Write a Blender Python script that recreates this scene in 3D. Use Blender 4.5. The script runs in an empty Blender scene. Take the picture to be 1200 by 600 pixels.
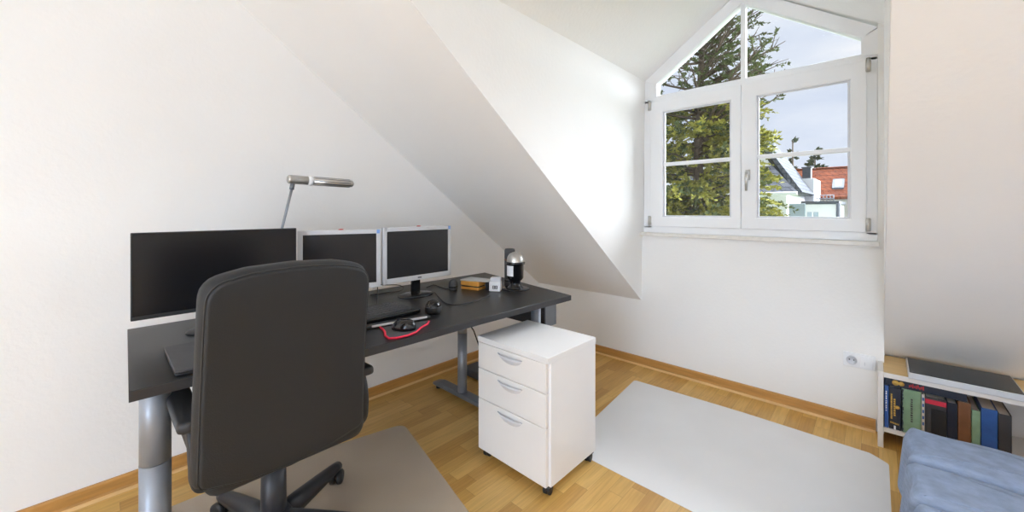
import bpy, bmesh, math, random
from mathutils import Vector, Matrix
random.seed(7)
PI = math.pi
SC = bpy.context.scene
COL = SC.collection
# ---------------------------------------------------------------- camera model
CU, CV, F, TH, H = 600.0, 246.07, 457.662, math.radians(43.1968), 1.22
CT, ST = math.cos(TH), math.sin(TH)
def ray(u, v):
    r = (u - CU) / F
    return Vector((r*CT - ST, r*ST + CT, (CV - v) / F))
def on_z(u, v, z=0.0):
    d = ray(u, v); t = (z - H) / d.z; return Vector((d.x*t, d.y*t, z))
def on_x(u, v, x):
    d = ray(u, v); t = x / d.x; return Vector((x, d.y*t, H + d.z*t))
def on_y(u, v, y):
    d = ray(u, v); t = y / d.y; return Vector((d.x*t, y, H + d.z*t))

# ---------------------------------------------------------------- materials
def lin(c):
    c = c / 255.0
    return c / 12.92 if c <= 0.04045 else ((c + 0.055) / 1.055) ** 2.4
def rgb(c): return (lin(c[0]), lin(c[1]), lin(c[2]), 1.0)
def N(nt, t, **kw):
    n = nt.nodes.new(t)
    for k, v in kw.items(): setattr(n, k, v)
    return n
def mat(name, c, rough=0.5, metal=0.0, spec=0.5, noise=0.0, nscale=20.0, bump=0.0, bscale=60.0, stretch=(1, 1, 1), coat=0.0):
    m = bpy.data.materials.new(name); m.use_nodes = True
    nt = m.node_tree; b = nt.nodes['Principled BSDF']
    b.inputs['Roughness'].default_value = rough
    b.inputs['Metallic'].default_value = metal
    b.inputs['Specular IOR Level'].default_value = spec
    b.inputs['Coat Weight'].default_value = coat
    tc = N(nt, 'ShaderNodeTexCoord'); mp = N(nt, 'ShaderNodeMapping')
    mp.inputs['Scale'].default_value = stretch
    nt.links.new(tc.outputs['Object'], mp.inputs['Vector'])
    nz = N(nt, 'ShaderNodeTexNoise'); nz.inputs['Scale'].default_value = nscale; nz.inputs['Detail'].default_value = 4
    nt.links.new(mp.outputs['Vector'], nz.inputs['Vector'])
    rp = N(nt, 'ShaderNodeValToRGB')
    base = rgb(c)
    rp.color_ramp.elements[0].position = 0.3; rp.color_ramp.elements[1].position = 0.7
    rp.color_ramp.elements[0].color = tuple(max(0, x*(1 - noise)) for x in base[:3]) + (1,)
    rp.color_ramp.elements[1].color = tuple(min(1, x*(1 + noise)) for x in base[:3]) + (1,)
    nt.links.new(nz.outputs['Fac'], rp.inputs['Fac'])
    nt.links.new(rp.outputs['Color'], b.inputs['Base Color'])
    if bump > 0:
        n2 = N(nt, 'ShaderNodeTexNoise'); n2.inputs['Scale'].default_value = bscale; n2.inputs['Detail'].default_value = 3
        nt.links.new(mp.outputs['Vector'], n2.inputs['Vector'])
        bp = N(nt, 'ShaderNodeBump'); bp.inputs['Strength'].default_value = bump; bp.inputs['Distance'].default_value = 0.004
        nt.links.new(n2.outputs['Fac'], bp.inputs['Height']); nt.links.new(bp.outputs['Normal'], b.inputs['Normal'])
    return m

def parquet():
    m = bpy.data.materials.new('oak_strip_parquet'); m.use_nodes = True
    nt = m.node_tree; b = nt.nodes['Principled BSDF']; L = nt.links.new
    tc = N(nt, 'ShaderNodeTexCoord'); sx = N(nt, 'ShaderNodeSeparateXYZ'); L(tc.outputs['Object'], sx.inputs[0])
    def M(op, a, c=None):
        n = N(nt, 'ShaderNodeMath', operation=op)
        for i, q in enumerate((a, c)):
            if q is None: continue
            if isinstance(q, (int, float)): n.inputs[i].default_value = q
            else: L(q, n.inputs[i])
        return n.outputs[0]
    rx = M('DIVIDE', sx.outputs['X'], 0.066); row = M('FLOOR', rx)
    w1 = N(nt, 'ShaderNodeTexWhiteNoise', noise_dimensions='1D'); L(row, w1.inputs['W'])
    sy = M('ADD', M('DIVIDE', sx.outputs['Y'], 0.40), M('MULTIPLY', w1.outputs['Value'], 7.0))
    seg = M('FLOOR', sy)
    cb = N(nt, 'ShaderNodeCombineXYZ'); L(row, cb.inputs[0]); L(seg, cb.inputs[1])
    w2 = N(nt, 'ShaderNodeTexWhiteNoise', noise_dimensions='2D'); L(cb.outputs[0], w2.inputs['Vector'])
    rp = N(nt, 'ShaderNodeValToRGB'); e = rp.color_ramp.elements
    e[0].color = rgb((195, 148, 76)); e[1].color = rgb((224, 184, 110)); e[0].position = 0.0
    k = e.new(0.5); k.color = rgb((211, 167, 92))
    L(w2.outputs['Value'], rp.inputs['Fac'])
    mp = N(nt, 'ShaderNodeMapping'); mp.inputs['Scale'].default_value = (60, 3.5, 1); L(tc.outputs['Object'], mp.inputs['Vector'])
    gn = N(nt, 'ShaderNodeTexNoise'); gn.inputs['Scale'].default_value = 1.5; gn.inputs['Detail'].default_value = 5
    ad = N(nt, 'ShaderNodeVectorMath', operation='ADD'); L(mp.outputs[0], ad.inputs[0]); L(cb.outputs[0], ad.inputs[1]); L(ad.outputs[0], gn.inputs['Vector'])
    gr = N(nt, 'ShaderNodeValToRGB'); gr.color_ramp.elements[0].color = (0.80, 0.77, 0.72, 1); gr.color_ramp.elements[1].color = (1.05, 1.05, 1.05, 1)
    gr.color_ramp.elements[0].position = 0.3; gr.color_ramp.elements[1].position = 0.65
    L(gn.outputs['Fac'], gr.inputs['Fac'])
    mx = N(nt, 'ShaderNodeMix', data_type='RGBA', blend_type='MULTIPLY'); mx.inputs[0].default_value = 0.75
    L(rp.outputs['Color'], mx.inputs[6]); L(gr.outputs['Color'], mx.inputs[7])
    fx = M('ABSOLUTE', M('SUBTRACT', M('FRACT', rx), 0.5)); fy = M('ABSOLUTE', M('SUBTRACT', M('FRACT', sy), 0.5))
    seam = M('MAXIMUM', M('GREATER_THAN', fx, 0.489), M('GREATER_THAN', fy, 0.4975))
    m2 = N(nt, 'ShaderNodeMix', data_type='RGBA', blend_type='MIX'); L(M('MULTIPLY', seam, 0.45), m2.inputs[0])
    L(mx.outputs[2], m2.inputs[6]); m2.inputs[7].default_value = rgb((128, 88, 44))
    L(m2.outputs[2], b.inputs['Base Color'])
    b.inputs['Roughness'].default_value = 0.38
    return m

def glass_mat():
    m = bpy.data.materials.new('window_glass'); m.use_nodes = True
    nt = m.node_tree; nt.nodes.remove(nt.nodes['Principled BSDF']); out = nt.nodes['Material Output']
    tr = N(nt, 'ShaderNodeBsdfTransparent'); gl = N(nt, 'ShaderNodeBsdfGlossy'); gl.inputs['Roughness'].default_value = 0.0
    fr = N(nt, 'ShaderNodeFresnel'); fr.inputs['IOR'].default_value = 1.3
    mx = N(nt, 'ShaderNodeMixShader')
    nt.links.new(fr.outputs[0], mx.inputs[0]); nt.links.new(tr.outputs[0], mx.inputs[1]); nt.links.new(gl.outputs[0], mx.inputs[2])
    nt.links.new(mx.outputs[0], out.inputs['Surface'])
    return m

def film_mat(name, c, opacity, rough):
    m = bpy.data.materials.new(name); m.use_nodes = True
    nt = m.node_tree; b = nt.nodes['Principled BSDF']; out = nt.nodes['Material Output']
    b.inputs['Base Color'].default_value = rgb(c); b.inputs['Roughness'].default_value = rough
    tr = N(nt, 'ShaderNodeBsdfTransparent'); tr.inputs['Color'].default_value = (0.96, 0.96, 0.96, 1)
    tc = N(nt, 'ShaderNodeTexCoord'); nz = N(nt, 'ShaderNodeTexNoise'); nz.inputs['Scale'].default_value = 3.0
    nt.links.new(tc.outputs['Object'], nz.inputs['Vector'])
    mr = N(nt, 'ShaderNodeMapRange'); mr.inputs['To Min'].default_value = opacity - 0.05; mr.inputs['To Max'].default_value = opacity + 0.05
    nt.links.new(nz.outputs['Fac'], mr.inputs['Value'])
    mx = N(nt, 'ShaderNodeMixShader')
    nt.links.new(mr.outputs[0], mx.inputs[0]); nt.links.new(tr.outputs[0], mx.inputs[1]); nt.links.new(b.outputs[0], mx.inputs[2])
    nt.links.new(mx.outputs[0], out.inputs['Surface'])
    return m

def roof_mat(name, c1, c2, mortar, w, h):
    m = bpy.data.materials.new(name); m.use_nodes = True
    nt = m.node_tree; b = nt.nodes['Principled BSDF']; b.inputs['Roughness'].default_value = 0.95; b.inputs['Specular IOR Level'].default_value = 0.1
    tc = N(nt, 'ShaderNodeTexCoord'); sp = N(nt, 'ShaderNodeSeparateXYZ'); cb = N(nt, 'ShaderNodeCombineXYZ')
    ad = N(nt, 'ShaderNodeMath', operation='ADD')
    nt.links.new(tc.outputs['Object'], sp.inputs[0]); nt.links.new(sp.outputs['X'], ad.inputs[0]); nt.links.new(sp.outputs['Y'], ad.inputs[1])
    nt.links.new(ad.outputs[0], cb.inputs[0]); nt.links.new(sp.outputs['Z'], cb.inputs[1])
    br = N(nt, 'ShaderNodeTexBrick'); br.inputs['Scale'].default_value = 1.0
    br.inputs['Brick Width'].default_value = w; br.inputs['Row Height'].default_value = h
    br.inputs['Mortar Size'].default_value = 0.02
    br.inputs['Color1'].default_value = rgb(c1); br.inputs['Color2'].default_value = rgb(c2); br.inputs['Mortar'].default_value = rgb(mortar)
    nt.links.new(cb.outputs[0], br.inputs['Vector']); nt.links.new(br.outputs['Color'], b.inputs['Base Color'])
    return m

def emit_mat(name, c, s):
    m = bpy.data.materials.new(name); m.use_nodes = True
    b = m.node_tree.nodes['Principled BSDF']
    b.inputs['Base Color'].default_value = rgb((240, 240, 236)); b.inputs['Emission Color'].default_value = c; b.inputs['Emission Strength'].default_value = s
    return m

WALLM = mat('white_wall_paint', (241, 240, 238), 0.9, spec=0.2, noise=0.012, nscale=2.2, bump=0.25, bscale=55)
WALLS = mat('smooth_white_wall_paint', (241, 240, 238), 0.9, spec=0.2, noise=0.01, nscale=2)
WHITEP = mat('white_frame_paint', (240, 241, 243), 0.35, noise=0.008, nscale=6)
SILLM = mat('pale_stone_sill', (226, 222, 216), 0.3, noise=0.05, nscale=30)
FLOORM = parquet()
OAK = mat('oak_skirting', (188, 138, 74), 0.45, noise=0.16, nscale=5, stretch=(1, 1, 12))
OAKL = mat('pale_oak_shoe_strip', (226, 186, 128), 0.45, noise=0.08, nscale=5)
GLASS = glass_mat()
LACQ = mat('white_lacquer', (236, 235, 235), 0.35, noise=0.008, nscale=3)
LACQ_F = mat('warm_white_lacquer', (238, 235, 232), 0.35, noise=0.008, nscale=3)
HANDLEM = mat('pale_grey_plastic', (214, 215, 220), 0.35, noise=0.01)
BLACKP = mat('black_plastic', (36, 36, 38), 0.45, noise=0.1)
BLACKG = mat('glossy_black_plastic', (22, 22, 25), 0.15, noise=0.08)
CHROME = mat('brushed_steel', (196, 194, 190), 0.3, metal=0.9, noise=0.05, nscale=40)
LEGM = mat('silver_grey_powder_coat', (150, 155, 163), 0.4, metal=0.35, noise=0.03)
FOOTM = mat('dark_silver_powder_coat', (112, 116, 122), 0.4, metal=0.3, noise=0.04)
DESKM = mat('black_brown_wood', (30, 29, 29), 0.38, noise=0.16, nscale=3.2, stretch=(14, 1, 14), bump=0.08, bscale=24)
DESKE = mat('desk_edge_band', (46, 46, 49), 0.45, noise=0.06)
LEATHER = mat('charcoal_leather', (29, 31, 34), 0.58, noise=0.05, nscale=8, bump=0.2, bscale=260)
PIPING = mat('dark_seam_thread', (44, 43, 43), 0.6, noise=0.05)
ARMM = mat('charcoal_plastic', (42, 43, 46), 0.5, noise=0.04, bump=0.08, bscale=300)
CHAIRB = mat('dark_grey_nylon', (44, 46, 52), 0.42, noise=0.05)
SCREEN = mat('dark_screen_glass', (20, 20, 23), 0.25, noise=0.05, nscale=2)
SCREENB = mat('dark_matte_screen', (22, 22, 26), 0.3, noise=0.04, nscale=2)
SILVERB = mat('silver_bezel_plastic', (205, 206, 210), 0.4, metal=0.1, noise=0.02)
RED = mat('red_plastic', (190, 40, 40), 0.4, noise=0.05)
BLUEST = mat('blue_sticker', (120, 160, 220), 0.5, noise=0.05)
REDEDGE = mat('red_stitched_edge', (214, 32, 66), 0.6, noise=0.12, nscale=120)
PADM = mat('dark_grey_cloth', (70, 72, 76), 0.85, noise=0.15, nscale=160)
SLATE = mat('dark_grey_rubber', (74, 74, 76), 0.6, noise=0.08, nscale=30)
CABLE = mat('black_rubber_cable', (32, 32, 34), 0.5, noise=0.05)
WOODBOX = mat('honey_wood', (216, 156, 72), 0.45, noise=0.18, nscale=6, stretch=(1, 6, 1))
GREYTRAY = mat('pale_grey_card', (186, 188, 186), 0.5, noise=0.05)
VENEER = mat('birch_veneer', (228, 192, 132), 0.45, noise=0.06, nscale=5, stretch=(1, 8, 1))
CASEW = mat('white_bookcase_foil', (226, 221, 216), 0.4, noise=0.01)
BLUEF = mat('blue_woven_fabric', (150, 167, 196), 0.9, noise=0.14, nscale=26, bump=0.35, bscale=330, stretch=(1, 1, 4))
NAVY = mat('navy_book_cover', (36, 40, 54), 0.4, noise=0.1)
BLUEB = mat('blue_book_cover', (52, 92, 158), 0.4, noise=0.12)
GREENB = mat('sage_green_cover', (128, 158, 128), 0.6, noise=0.1, nscale=30)
GREYB = mat('charcoal_book_cover', (62, 60, 62), 0.5, noise=0.08)
PINK = mat('crimson_band', (206, 46, 70), 0.5, noise=0.06)
PAGES = mat('book_pages', (214, 206, 196), 0.8, noise=0.08, nscale=90, stretch=(30, 1, 1))
GOLD = mat('gold_foil', (206, 166, 84), 0.35, metal=0.4, noise=0.2, nscale=60)
BROWNB = mat('brown_book_cover', (120, 78, 48), 0.5, noise=0.1)
MATW = film_mat('milky_floor_film', (254, 254, 255), 0.80, 0.26)
MATB = film_mat('clear_smoky_film', (232, 222, 208), 0.40, 0.42)
BARK = mat('bark', (92, 80, 66), 0.9, noise=0.3, nscale=14)
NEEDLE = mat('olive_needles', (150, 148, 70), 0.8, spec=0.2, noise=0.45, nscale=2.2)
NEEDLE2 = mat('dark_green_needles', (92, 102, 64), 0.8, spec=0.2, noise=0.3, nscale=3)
FARTREE = mat('far_tree_green', (74, 84, 66), 0.9, spec=0.1, noise=0.35, nscale=2)
SLATEROOF = roof_mat('grey_slate_roof', (92, 95, 101), (106, 109, 115), (66, 68, 74), 0.35, 0.22)
TILEROOF = roof_mat('red_clay_tiles', (134, 76, 52), (110, 60, 42), (78, 44, 34), 0.30, 0.26)
RENDERW = mat('white_house_render', (238, 238, 238), 0.9, noise=0.02)
RENDERG = mat('grey_house_render', (176, 172, 166), 0.9, noise=0.03)
DARKM = mat('dark_sheet_metal', (66, 72, 80), 0.5, noise=0.06)
PANEG = mat('house_window_glass', (168, 182, 194), 0.2, noise=0.1, nscale=2)
GROUNDM = mat('garden_lawn', (92, 108, 66), 0.95, noise=0.3, nscale=1.5)

# ---------------------------------------------------------------- mesh helpers (world coordinates)
def add_box(bm, lo, hi, bev=0.0, seg=2, mi=0):
    lo, hi = Vector(lo), Vector(hi)
    r = bmesh.ops.create_cube(bm, size=1.0)
    vs = r['verts']
    for v in vs: v.co = Vector(((lo[i] + hi[i]) / 2 + v.co[i] * (hi[i] - lo[i])) for i in range(3))
    fs = list({f for v in vs for f in v.link_faces})
    for f in fs: f.material_index = mi
    if bev > 0:
        es = list({e for v in vs for e in v.link_edges})
        r2 = bmesh.ops.bevel(bm, geom=es, offset=bev, segments=seg, affect='EDGES', profile=0.5, clamp_overlap=True)
        for f in r2['faces']: f.smooth = True; f.material_index = mi
        return r2['verts']
    return vs
def xform(bm, M):
    bmesh.ops.transform(bm, matrix=M, verts=bm.verts[:])
def add_prism(bm, pts, a, b, axis='y', bev=0.0, seg=2, mi=0):
    """polygon pts extruded between a and b along axis. axis y: pts are (x,z); x: (y,z); z: (x,y)"""
    def P(p, t):
        return {'y': (p[0], t, p[1]), 'x': (t, p[0], p[1]), 'z': (p[0], p[1], t)}[axis]
    A = [bm.verts.new(P(p, a)) for p in pts]; B = [bm.verts.new(P(p, b)) for p in pts]
    n = len(pts); fs = [bm.faces.new(A), bm.faces.new(list(reversed(B)))]
    for i in range(n):
        fs.append(bm.faces.new((A[i], B[i], B[(i+1) % n], A[(i+1) % n])))
    for f in fs: f.material_index = mi
    bmesh.ops.recalc_face_normals(bm, faces=fs)
    if bev > 0:
        es = list({e for f in fs[:2] for e in f.edges})
        r = bmesh.ops.bevel(bm, geom=es, offset=bev, segments=seg, affect='EDGES', profile=0.5, clamp_overlap=True)
        for f in r['faces']: f.smooth = True; f.material_index = mi
def frame_of(d):
    d = d.normalized(); up = Vector((0, 0, 1)) if abs(d.z) < 0.95 else Vector((1, 0, 0))
    a = d.cross(up).normalized(); return a, d.cross(a).normalized()
def add_tube(bm, pts, rad, n=12, caps=True, mi=0):
    pts = [Vector(p) for p in pts]; rads = rad if isinstance(rad, (list, tuple)) else [rad] * len(pts)
    rings = []; a = None
    for i, p in enumerate(pts):
        d = (pts[min(i+1, len(pts)-1)] - pts[max(i-1, 0)]).normalized()
        if a is None: a, b = frame_of(d)
        else:
            a = (a - d * a.dot(d)).normalized(); b = d.cross(a).normalized()
        rings.append([bm.verts.new(p + (a*math.cos(2*PI*k/n) + b*math.sin(2*PI*k/n)) * rads[i]) for k in range(n)])
    fs = []
    for r0, r1 in zip(rings, rings[1:]):
        for k in range(n):
            f = bm.faces.new((r0[k], r0[(k+1) % n], r1[(k+1) % n], r1[k])); f.smooth = True; fs.append(f)
    if caps:
        fs.append(bm.faces.new(list(reversed(rings[0])))); fs.append(bm.faces.new(rings[-1]))
    for f in fs: f.material_index = mi
    bmesh.ops.recalc_face_normals(bm, faces=fs)
def add_lathe(bm, prof, c=(0, 0, 0), n=32, mi=0, squash=(1, 1)):
    """prof: list of (r, z); r may be 0 at the ends"""
    c = Vector(c); rings = []
    for r, z in prof:
        if r < 1e-6: rings.append([bm.verts.new(c + Vector((0, 0, z)))])
        else: rings.append([bm.verts.new(c + Vector((r*math.cos(2*PI*k/n)*squash[0], r*math.sin(2*PI*k/n)*squash[1], z))) for k in range(n)])
    fs = []
    for a, b in zip(rings, rings[1:]):
        for k in range(n):
            k2 = (k+1) % n
            if len(a) == 1 and len(b) == 1: continue
            if len(a) == 1: f = bm.faces.new((a[0], b[k2], b[k]))
            elif len(b) == 1: f = bm.faces.new((a[k], a[k2], b[0]))
            else: f = bm.faces.new((a[k], a[k2], b[k2], b[k]))
            f.smooth = True; f.material_index = mi; fs.append(f)
    bmesh.ops.recalc_face_normals(bm, faces=fs)
def add_bar(bm, pts, hw, ht, n=16):
    """flat rounded bar: half width hw along x-ish, half thickness ht across"""
    pts = [Vector(p) for p in pts]; out = []
    for i in range(len(pts)-1):
        p0, p1, p2, p3 = pts[max(0, i-1)], pts[i], pts[i+1], pts[min(len(pts)-1, i+2)]
        for k in range(6):
            t = k/6; out.append(0.5*((2*p1) + (p2-p0)*t + (2*p0-5*p1+4*p2-p3)*t*t + (3*p1-p0-3*p2+p3)*t**3))
    out.append(pts[-1]); rings = []
    for i, p in enumerate(out):
        d = (out[min(i+1, len(out)-1)] - out[max(i-1, 0)]).normalized()
        a = Vector((1, 0, 0)); a = (a - d*a.dot(d)).normalized(); c = d.cross(a).normalized()
        rings.append([bm.verts.new(p + a*hw*math.copysign(abs(math.cos(2*PI*k/n))**0.5, math.cos(2*PI*k/n)) + c*ht*math.copysign(abs(math.sin(2*PI*k/n))**0.5, math.sin(2*PI*k/n))) for k in range(n)])
    fs = []
    for A, B in zip(rings, rings[1:]):
        for k in range(n):
            f = bm.faces.new((A[k], A[(k+1) % n], B[(k+1) % n], B[k])); f.smooth = True; fs.append(f)
    fs += [bm.faces.new(list(reversed(rings[0]))), bm.faces.new(rings[-1])]
    bmesh.ops.recalc_face_normals(bm, faces=fs)
def round_poly(pts, rads, seg=6):
    out = []; n = len(pts)
    for i, p in enumerate(pts):
        p = Vector(p); a = Vector(pts[i-1]); b = Vector(pts[(i+1) % n])
        r = rads[i] if isinstance(rads, (list, tuple)) else rads
        if r <= 0: out.append(p); continue
        d1 = (a - p).normalized(); d2 = (b - p).normalized()
        ang = d1.angle(d2); t = min(r / math.tan(ang/2), (a-p).length*0.48, (b-p).length*0.48)
        p1, p2 = p + d1*t, p + d2*t
        for k in range(seg + 1):
            s = k / seg
            out.append((p1*(1-s)**2 + p*2*s*(1-s) + p2*s*s))
    return out
def add_pad(bm, pts, t0, t1, r, P, seg=5, puff=0.0):
    """cushion: closed 2D outline, from t0 to t1 with rounded rims of radius r; P maps (a,b,t) to a point. puff domes the faces."""
    n = len(pts); pts = [Vector(p) for p in pts]
    area = sum(pts[i].x*pts[(i+1) % n].y - pts[(i+1) % n].x*pts[i].y for i in range(n))
    sgn = 1 if area > 0 else -1
    nor = []
    for i in range(n):
        d = (pts[(i+1) % n] - pts[i-1]).normalized(); nor.append(Vector((-d.y, d.x)) * sgn)
    cen = sum(pts, Vector((0, 0))) / n
    layers = []
    for k in range(seg + 1):
        a = PI/2 * k / seg; layers.append((r*(1 - math.sin(a)), t0 + r*(1 - math.cos(a))))
    for k in range(seg + 1):
        a = PI/2 * k / seg; layers.append((r*(1 - math.cos(a)), t1 - r*(1 - math.sin(a))))
    rings = [[bm.verts.new(P(*(pts[i] + nor[i]*off), t)) for i in range(n)] for off, t in layers]
    fs = []
    for A, B in zip(rings, rings[1:]):
        for i in range(n):
            fs.append(bm.faces.new((A[i], A[(i+1) % n], B[(i+1) % n], B[i])))
    for ring, off, t, s in ((rings[0], layers[0][0], t0, -1), (rings[-1], layers[-1][0], t1, 1)):
        prev = ring
        for q in (0.8, 0.55, 0.28):
            cur = [bm.verts.new(P(*(cen + (pts[i] + nor[i]*off - cen)*q), t + s*puff*(1 - q*q))) for i in range(n)]
            for i in range(n): fs.append(bm.faces.new((prev[i], prev[(i+1) % n], cur[(i+1) % n], cur[i])))
            prev = cur
        c = bm.verts.new(P(cen.x, cen.y, t + s*puff))
        for i in range(n): fs.append(bm.faces.new((prev[i], prev[(i+1) % n], c)))
    for f in fs: f.smooth = True
    bmesh.ops.recalc_face_normals(bm, faces=fs)
def NB(): return bmesh.new()

ORG = {}
def link(name, bm, m, parent=None, org=None):
    """one mesh object; verts are given in world coordinates"""
    if parent is not None: o0 = ORG[parent.name]
    elif org is not None: o0 = Vector(org)
    else:
        xs = [v.co for v in bm.verts]
        o0 = Vector(((min(p.x for p in xs)+max(p.x for p in xs))/2, (min(p.y for p in xs)+max(p.y for p in xs))/2, min(p.z for p in xs)))
    bmesh.ops.translate(bm, verts=bm.verts[:], vec=-o0)
    me = bpy.data.meshes.new(name); bm.to_mesh(me); bm.free()
    for q in (m if isinstance(m, (list, tuple)) else [m]): me.materials.append(q)
    o = bpy.data.objects.new(name, me); COL.objects.link(o); ORG[o.name] = o0
    if parent is not None: o.parent = parent
    else: o.location = o0
    return o
def empty(name, loc):
    o = bpy.data.objects.new(name, None); COL.objects.link(o); o.location = loc; o.empty_display_size = 0.1
    ORG[o.name] = Vector(loc); return o
def tag(o, label, cat, group=None):
    o['label'] = label; o['category'] = cat
    if group: o['group'] = group
    return o
def thing(name, label, cat, loc, group=None): return tag(empty(name, loc), label, cat, group)
def struct(name, bm, m, label=None):
    o = link(name, bm, m, org=(0, 0, 0)); o['kind'] = 'structure'
    if label: o['label'] = label
    return o
def boxpart(name, lo, hi, m, parent, bev=0.002):
    b = NB(); add_box(b, lo, hi, bev); return link(name, b, m, parent)

# ---------------------------------------------------------------- room shell
XL, YF, YN = -2.408, 2.943, 3.13
ZS0, KS = 2.6567, 0.72895
def zs(y): return ZS0 - KS*y
def ys(z): return (ZS0 - z) / KS
ZC, XR, YB = 2.75, 3.4, -3.6
DL, DR = -1.35, 0.022                # dormer cheeks
EAVE, RIDGE, XM = 2.228, 2.70, -0.664
b = NB(); add_box(b, (XL-0.12, YB-0.12, -0.15), (XR+0.12, YN+0.12, 0)); struct('floor', b, FLOORM)
b = NB(); add_prism(b, [(YB-0.1, -0.1), (YF, -0.1), (YF, zs(YF)), (ys(ZC), ZC), (YB-0.1, ZC)], XL-0.12, XL, 'x'); struct('wall_left', b, WALLM)
b = NB()
add_box(b, (XL-0.1, YF, -0.1), (DL-0.014, YF+0.16, 0.54)); add_box(b, (DL-0.014, YF, -0.1), (DR, YN+0.05, 0.505))
add_box(b, (DL-0.014, YF, 0.505), (DR, YF+0.16, 1.046))
add_box(b, (-0.004, YF, 1.046), (DR, YF+0.16, EAVE+0.02))
struct('wall_far', b, WALLM)
b = NB(); add_box(b, (DR, YN, -0.1), (XR+0.1, YN+0.12, zs(YN)+0.02))
struct('wall_knee_right', b, WALLM)
b = NB(); add_box(b, (XL-0.12, YB-0.12, -0.1), (XR+0.12, YB, ZC)); struct('wall_back', b, WALLM)
b = NB(); add_prism(b, [(YB-0.1, -0.1), (YN, -0.1), (YN, zs(YN)), (ys(ZC), ZC), (YB-0.1, ZC)], XR, XR+0.12, 'x'); struct('wall_right', b, WALLM)
b = NB(); add_box(b, (XL-0.12, YB-0.12, ZC), (XR+0.12, ys(ZC)+0.05, ZC+0.12)); struct('ceiling', b, WALLM)
# pitched roof underside with the dormer cut out
b = NB()
def sl(pts):
    vs = [b.verts.new((x, y, zs(y))) for x, y in pts]; us = [b.verts.new((x, y + 0.08, zs(y) + 0.12)) for x, y in pts]
    fs = [b.faces.new(vs), b.faces.new(list(reversed(us)))]
    for i in range(len(vs)): fs.append(b.faces.new((vs[i], us[i], us[(i+1) % len(vs)], vs[(i+1) % len(vs)])))
    bmesh.ops.recalc_face_normals(b, faces=fs)
yT, yE, yR = ys(ZC), ys(EAVE), ys(RIDGE)
XB0, XB1 = -1.367, -1.336            # left cheek leans a touch
sl([(XL, YF), (XB0, YF), (XB1, yE), (XB1, yT), (XL, yT)])
sl([(DR, YN), (XR, YN), (XR, yT), (DR, yT), (DR, yE)])
sl([(XB1, yE), (XM, yR), (XM, yT), (XB1, yT)])
sl([(XM, yR), (DR, yE), (DR, yT), (XM, yT)])
struct('ceiling_slope', b, WALLM)
# dormer cheeks and dormer ceiling
def slab(bm, pts, off, lift=0.0):
    off = Vector(off); A = [bm.verts.new(p) for p in pts]; B = [bm.verts.new(Vector(p) + off + Vector((0, lift, lift))) for p in pts]
    fs = [bm.faces.new(A), bm.faces.new(list(reversed(B)))]
    for i in range(len(A)): fs.append(bm.faces.new((A[i], B[i], B[(i+1) % len(A)], A[(i+1) % len(A)])))
    bmesh.ops.recalc_face_normals(bm, faces=fs)
b = NB(); slab(b, [(XB0+.0015, YF+0.1, 0.505), (XB0+.0015, YF, zs(YF)), (XB1+.0015, yE, EAVE), (XB1+.0015, YF+0.1, EAVE)], (-0.06, 0, 0), 0.07); struct('wall_dormer_left', b, WALLM)
b = NB(); slab(b, [(DR-.0015, YF+0.1, 0.505), (DR-.0015, YF, zs(YF)), (DR-.0015, yE, EAVE), (DR-.0015, YF+0.1, EAVE)], (0.06, 0, 0), 0.07); struct('wall_dormer_right', b, WALLS)
b = NB()
slab(b, [(XB1, yE, EAVE), (XB1, YF+0.1, EAVE), (XM, YF+0.1, RIDGE), (XM, yR, RIDGE)], (0, 0, 0.1))
slab(b, [(DR, yE, EAVE), (DR, YF+0.1, EAVE), (XM, YF+0.1, RIDGE), (XM, yR, RIDGE)], (0, 0, 0.1))
struct('ceiling_dormer', b, WALLM)
# skirting boards with a small shoe moulding
def skirt(prof_sign):
    return [(0, 0), (0.024, 0), (0.024, 0.008), (0.019, 0.016), (0.015, 0.019), (0.014, 0.06), (0.010, 0.066), (0, 0.066)]
b = NB(); add_prism(b, [(XL + p[0], p[1]) for p in skirt(1)], YB, YF, 'y'); o = struct('baseboard_left', b, OAK)
b = NB(); add_prism(b, [(YF - p[0], p[1]) for p in skirt(1)], XL, -0.012, 'x'); o = struct('baseboard_far', b, OAK)

b = NB(); add_prism(b, [(XL+0.0238, 0.0), (XL+0.031, 0.0), (XL+0.029, 0.010), (XL+0.0238, 0.013)], YB, YF-0.024, 'y'); struct('trim_1', b, OAKL)
b = NB(); add_prism(b, [(YF-0.0238, 0.0), (YF-0.031, 0.0), (YF-0.029, 0.010), (YF-0.0238, 0.013)], XL+0.024, -0.012, 'x'); struct('trim_2', b, OAKL)

# ---------------------------------------------------------------- dormer window
win = empty('window_1', (XM, YF, 1.046)); win['kind'] = 'structure'; win['label'] = 'white gabled dormer window with two sashes and triangular top light'
FY0, FY1 = YF + 0.004, YF + 0.075
WX0, WX1 = DL + 0.004, -0.004
b = NB()
add_box(b, (WX0, FY0, 1.046), (WX1, FY1, 1.097), 0.004)
add_box(b, (WX0, FY0, 1.08), (-1.278, FY1, 2.07), 0.004)
add_box(b, (-0.052, FY0, 1.08), (WX1, FY1, 2.07), 0.004)
add_box(b, (WX0, FY0, 2.05), (WX1, FY1, 2.086), 0.004)
add_prism(b, [(WX0, 2.08), (-1.244, 2.08), (-1.244, 2.190), (WX0, 2.222)], FY0, FY1, 'y')
add_prism(b, [(-0.072, 2.08), (WX1, 2.08), (WX1, 2.222), (-0.072, 2.190)], FY0, FY1, 'y')
add_prism(b, [(WX0, 2.228), (-1.244, 2.189), (XM, 2.602), (XM, 2.695)], FY0, FY1, 'y')
add_prism(b, [(WX1, 2.228), (XM, 2.695), (XM, 2.602), (-0.072, 2.189)], FY0, FY1, 'y')
link('window_frame', b, WHITEP, win)
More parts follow.
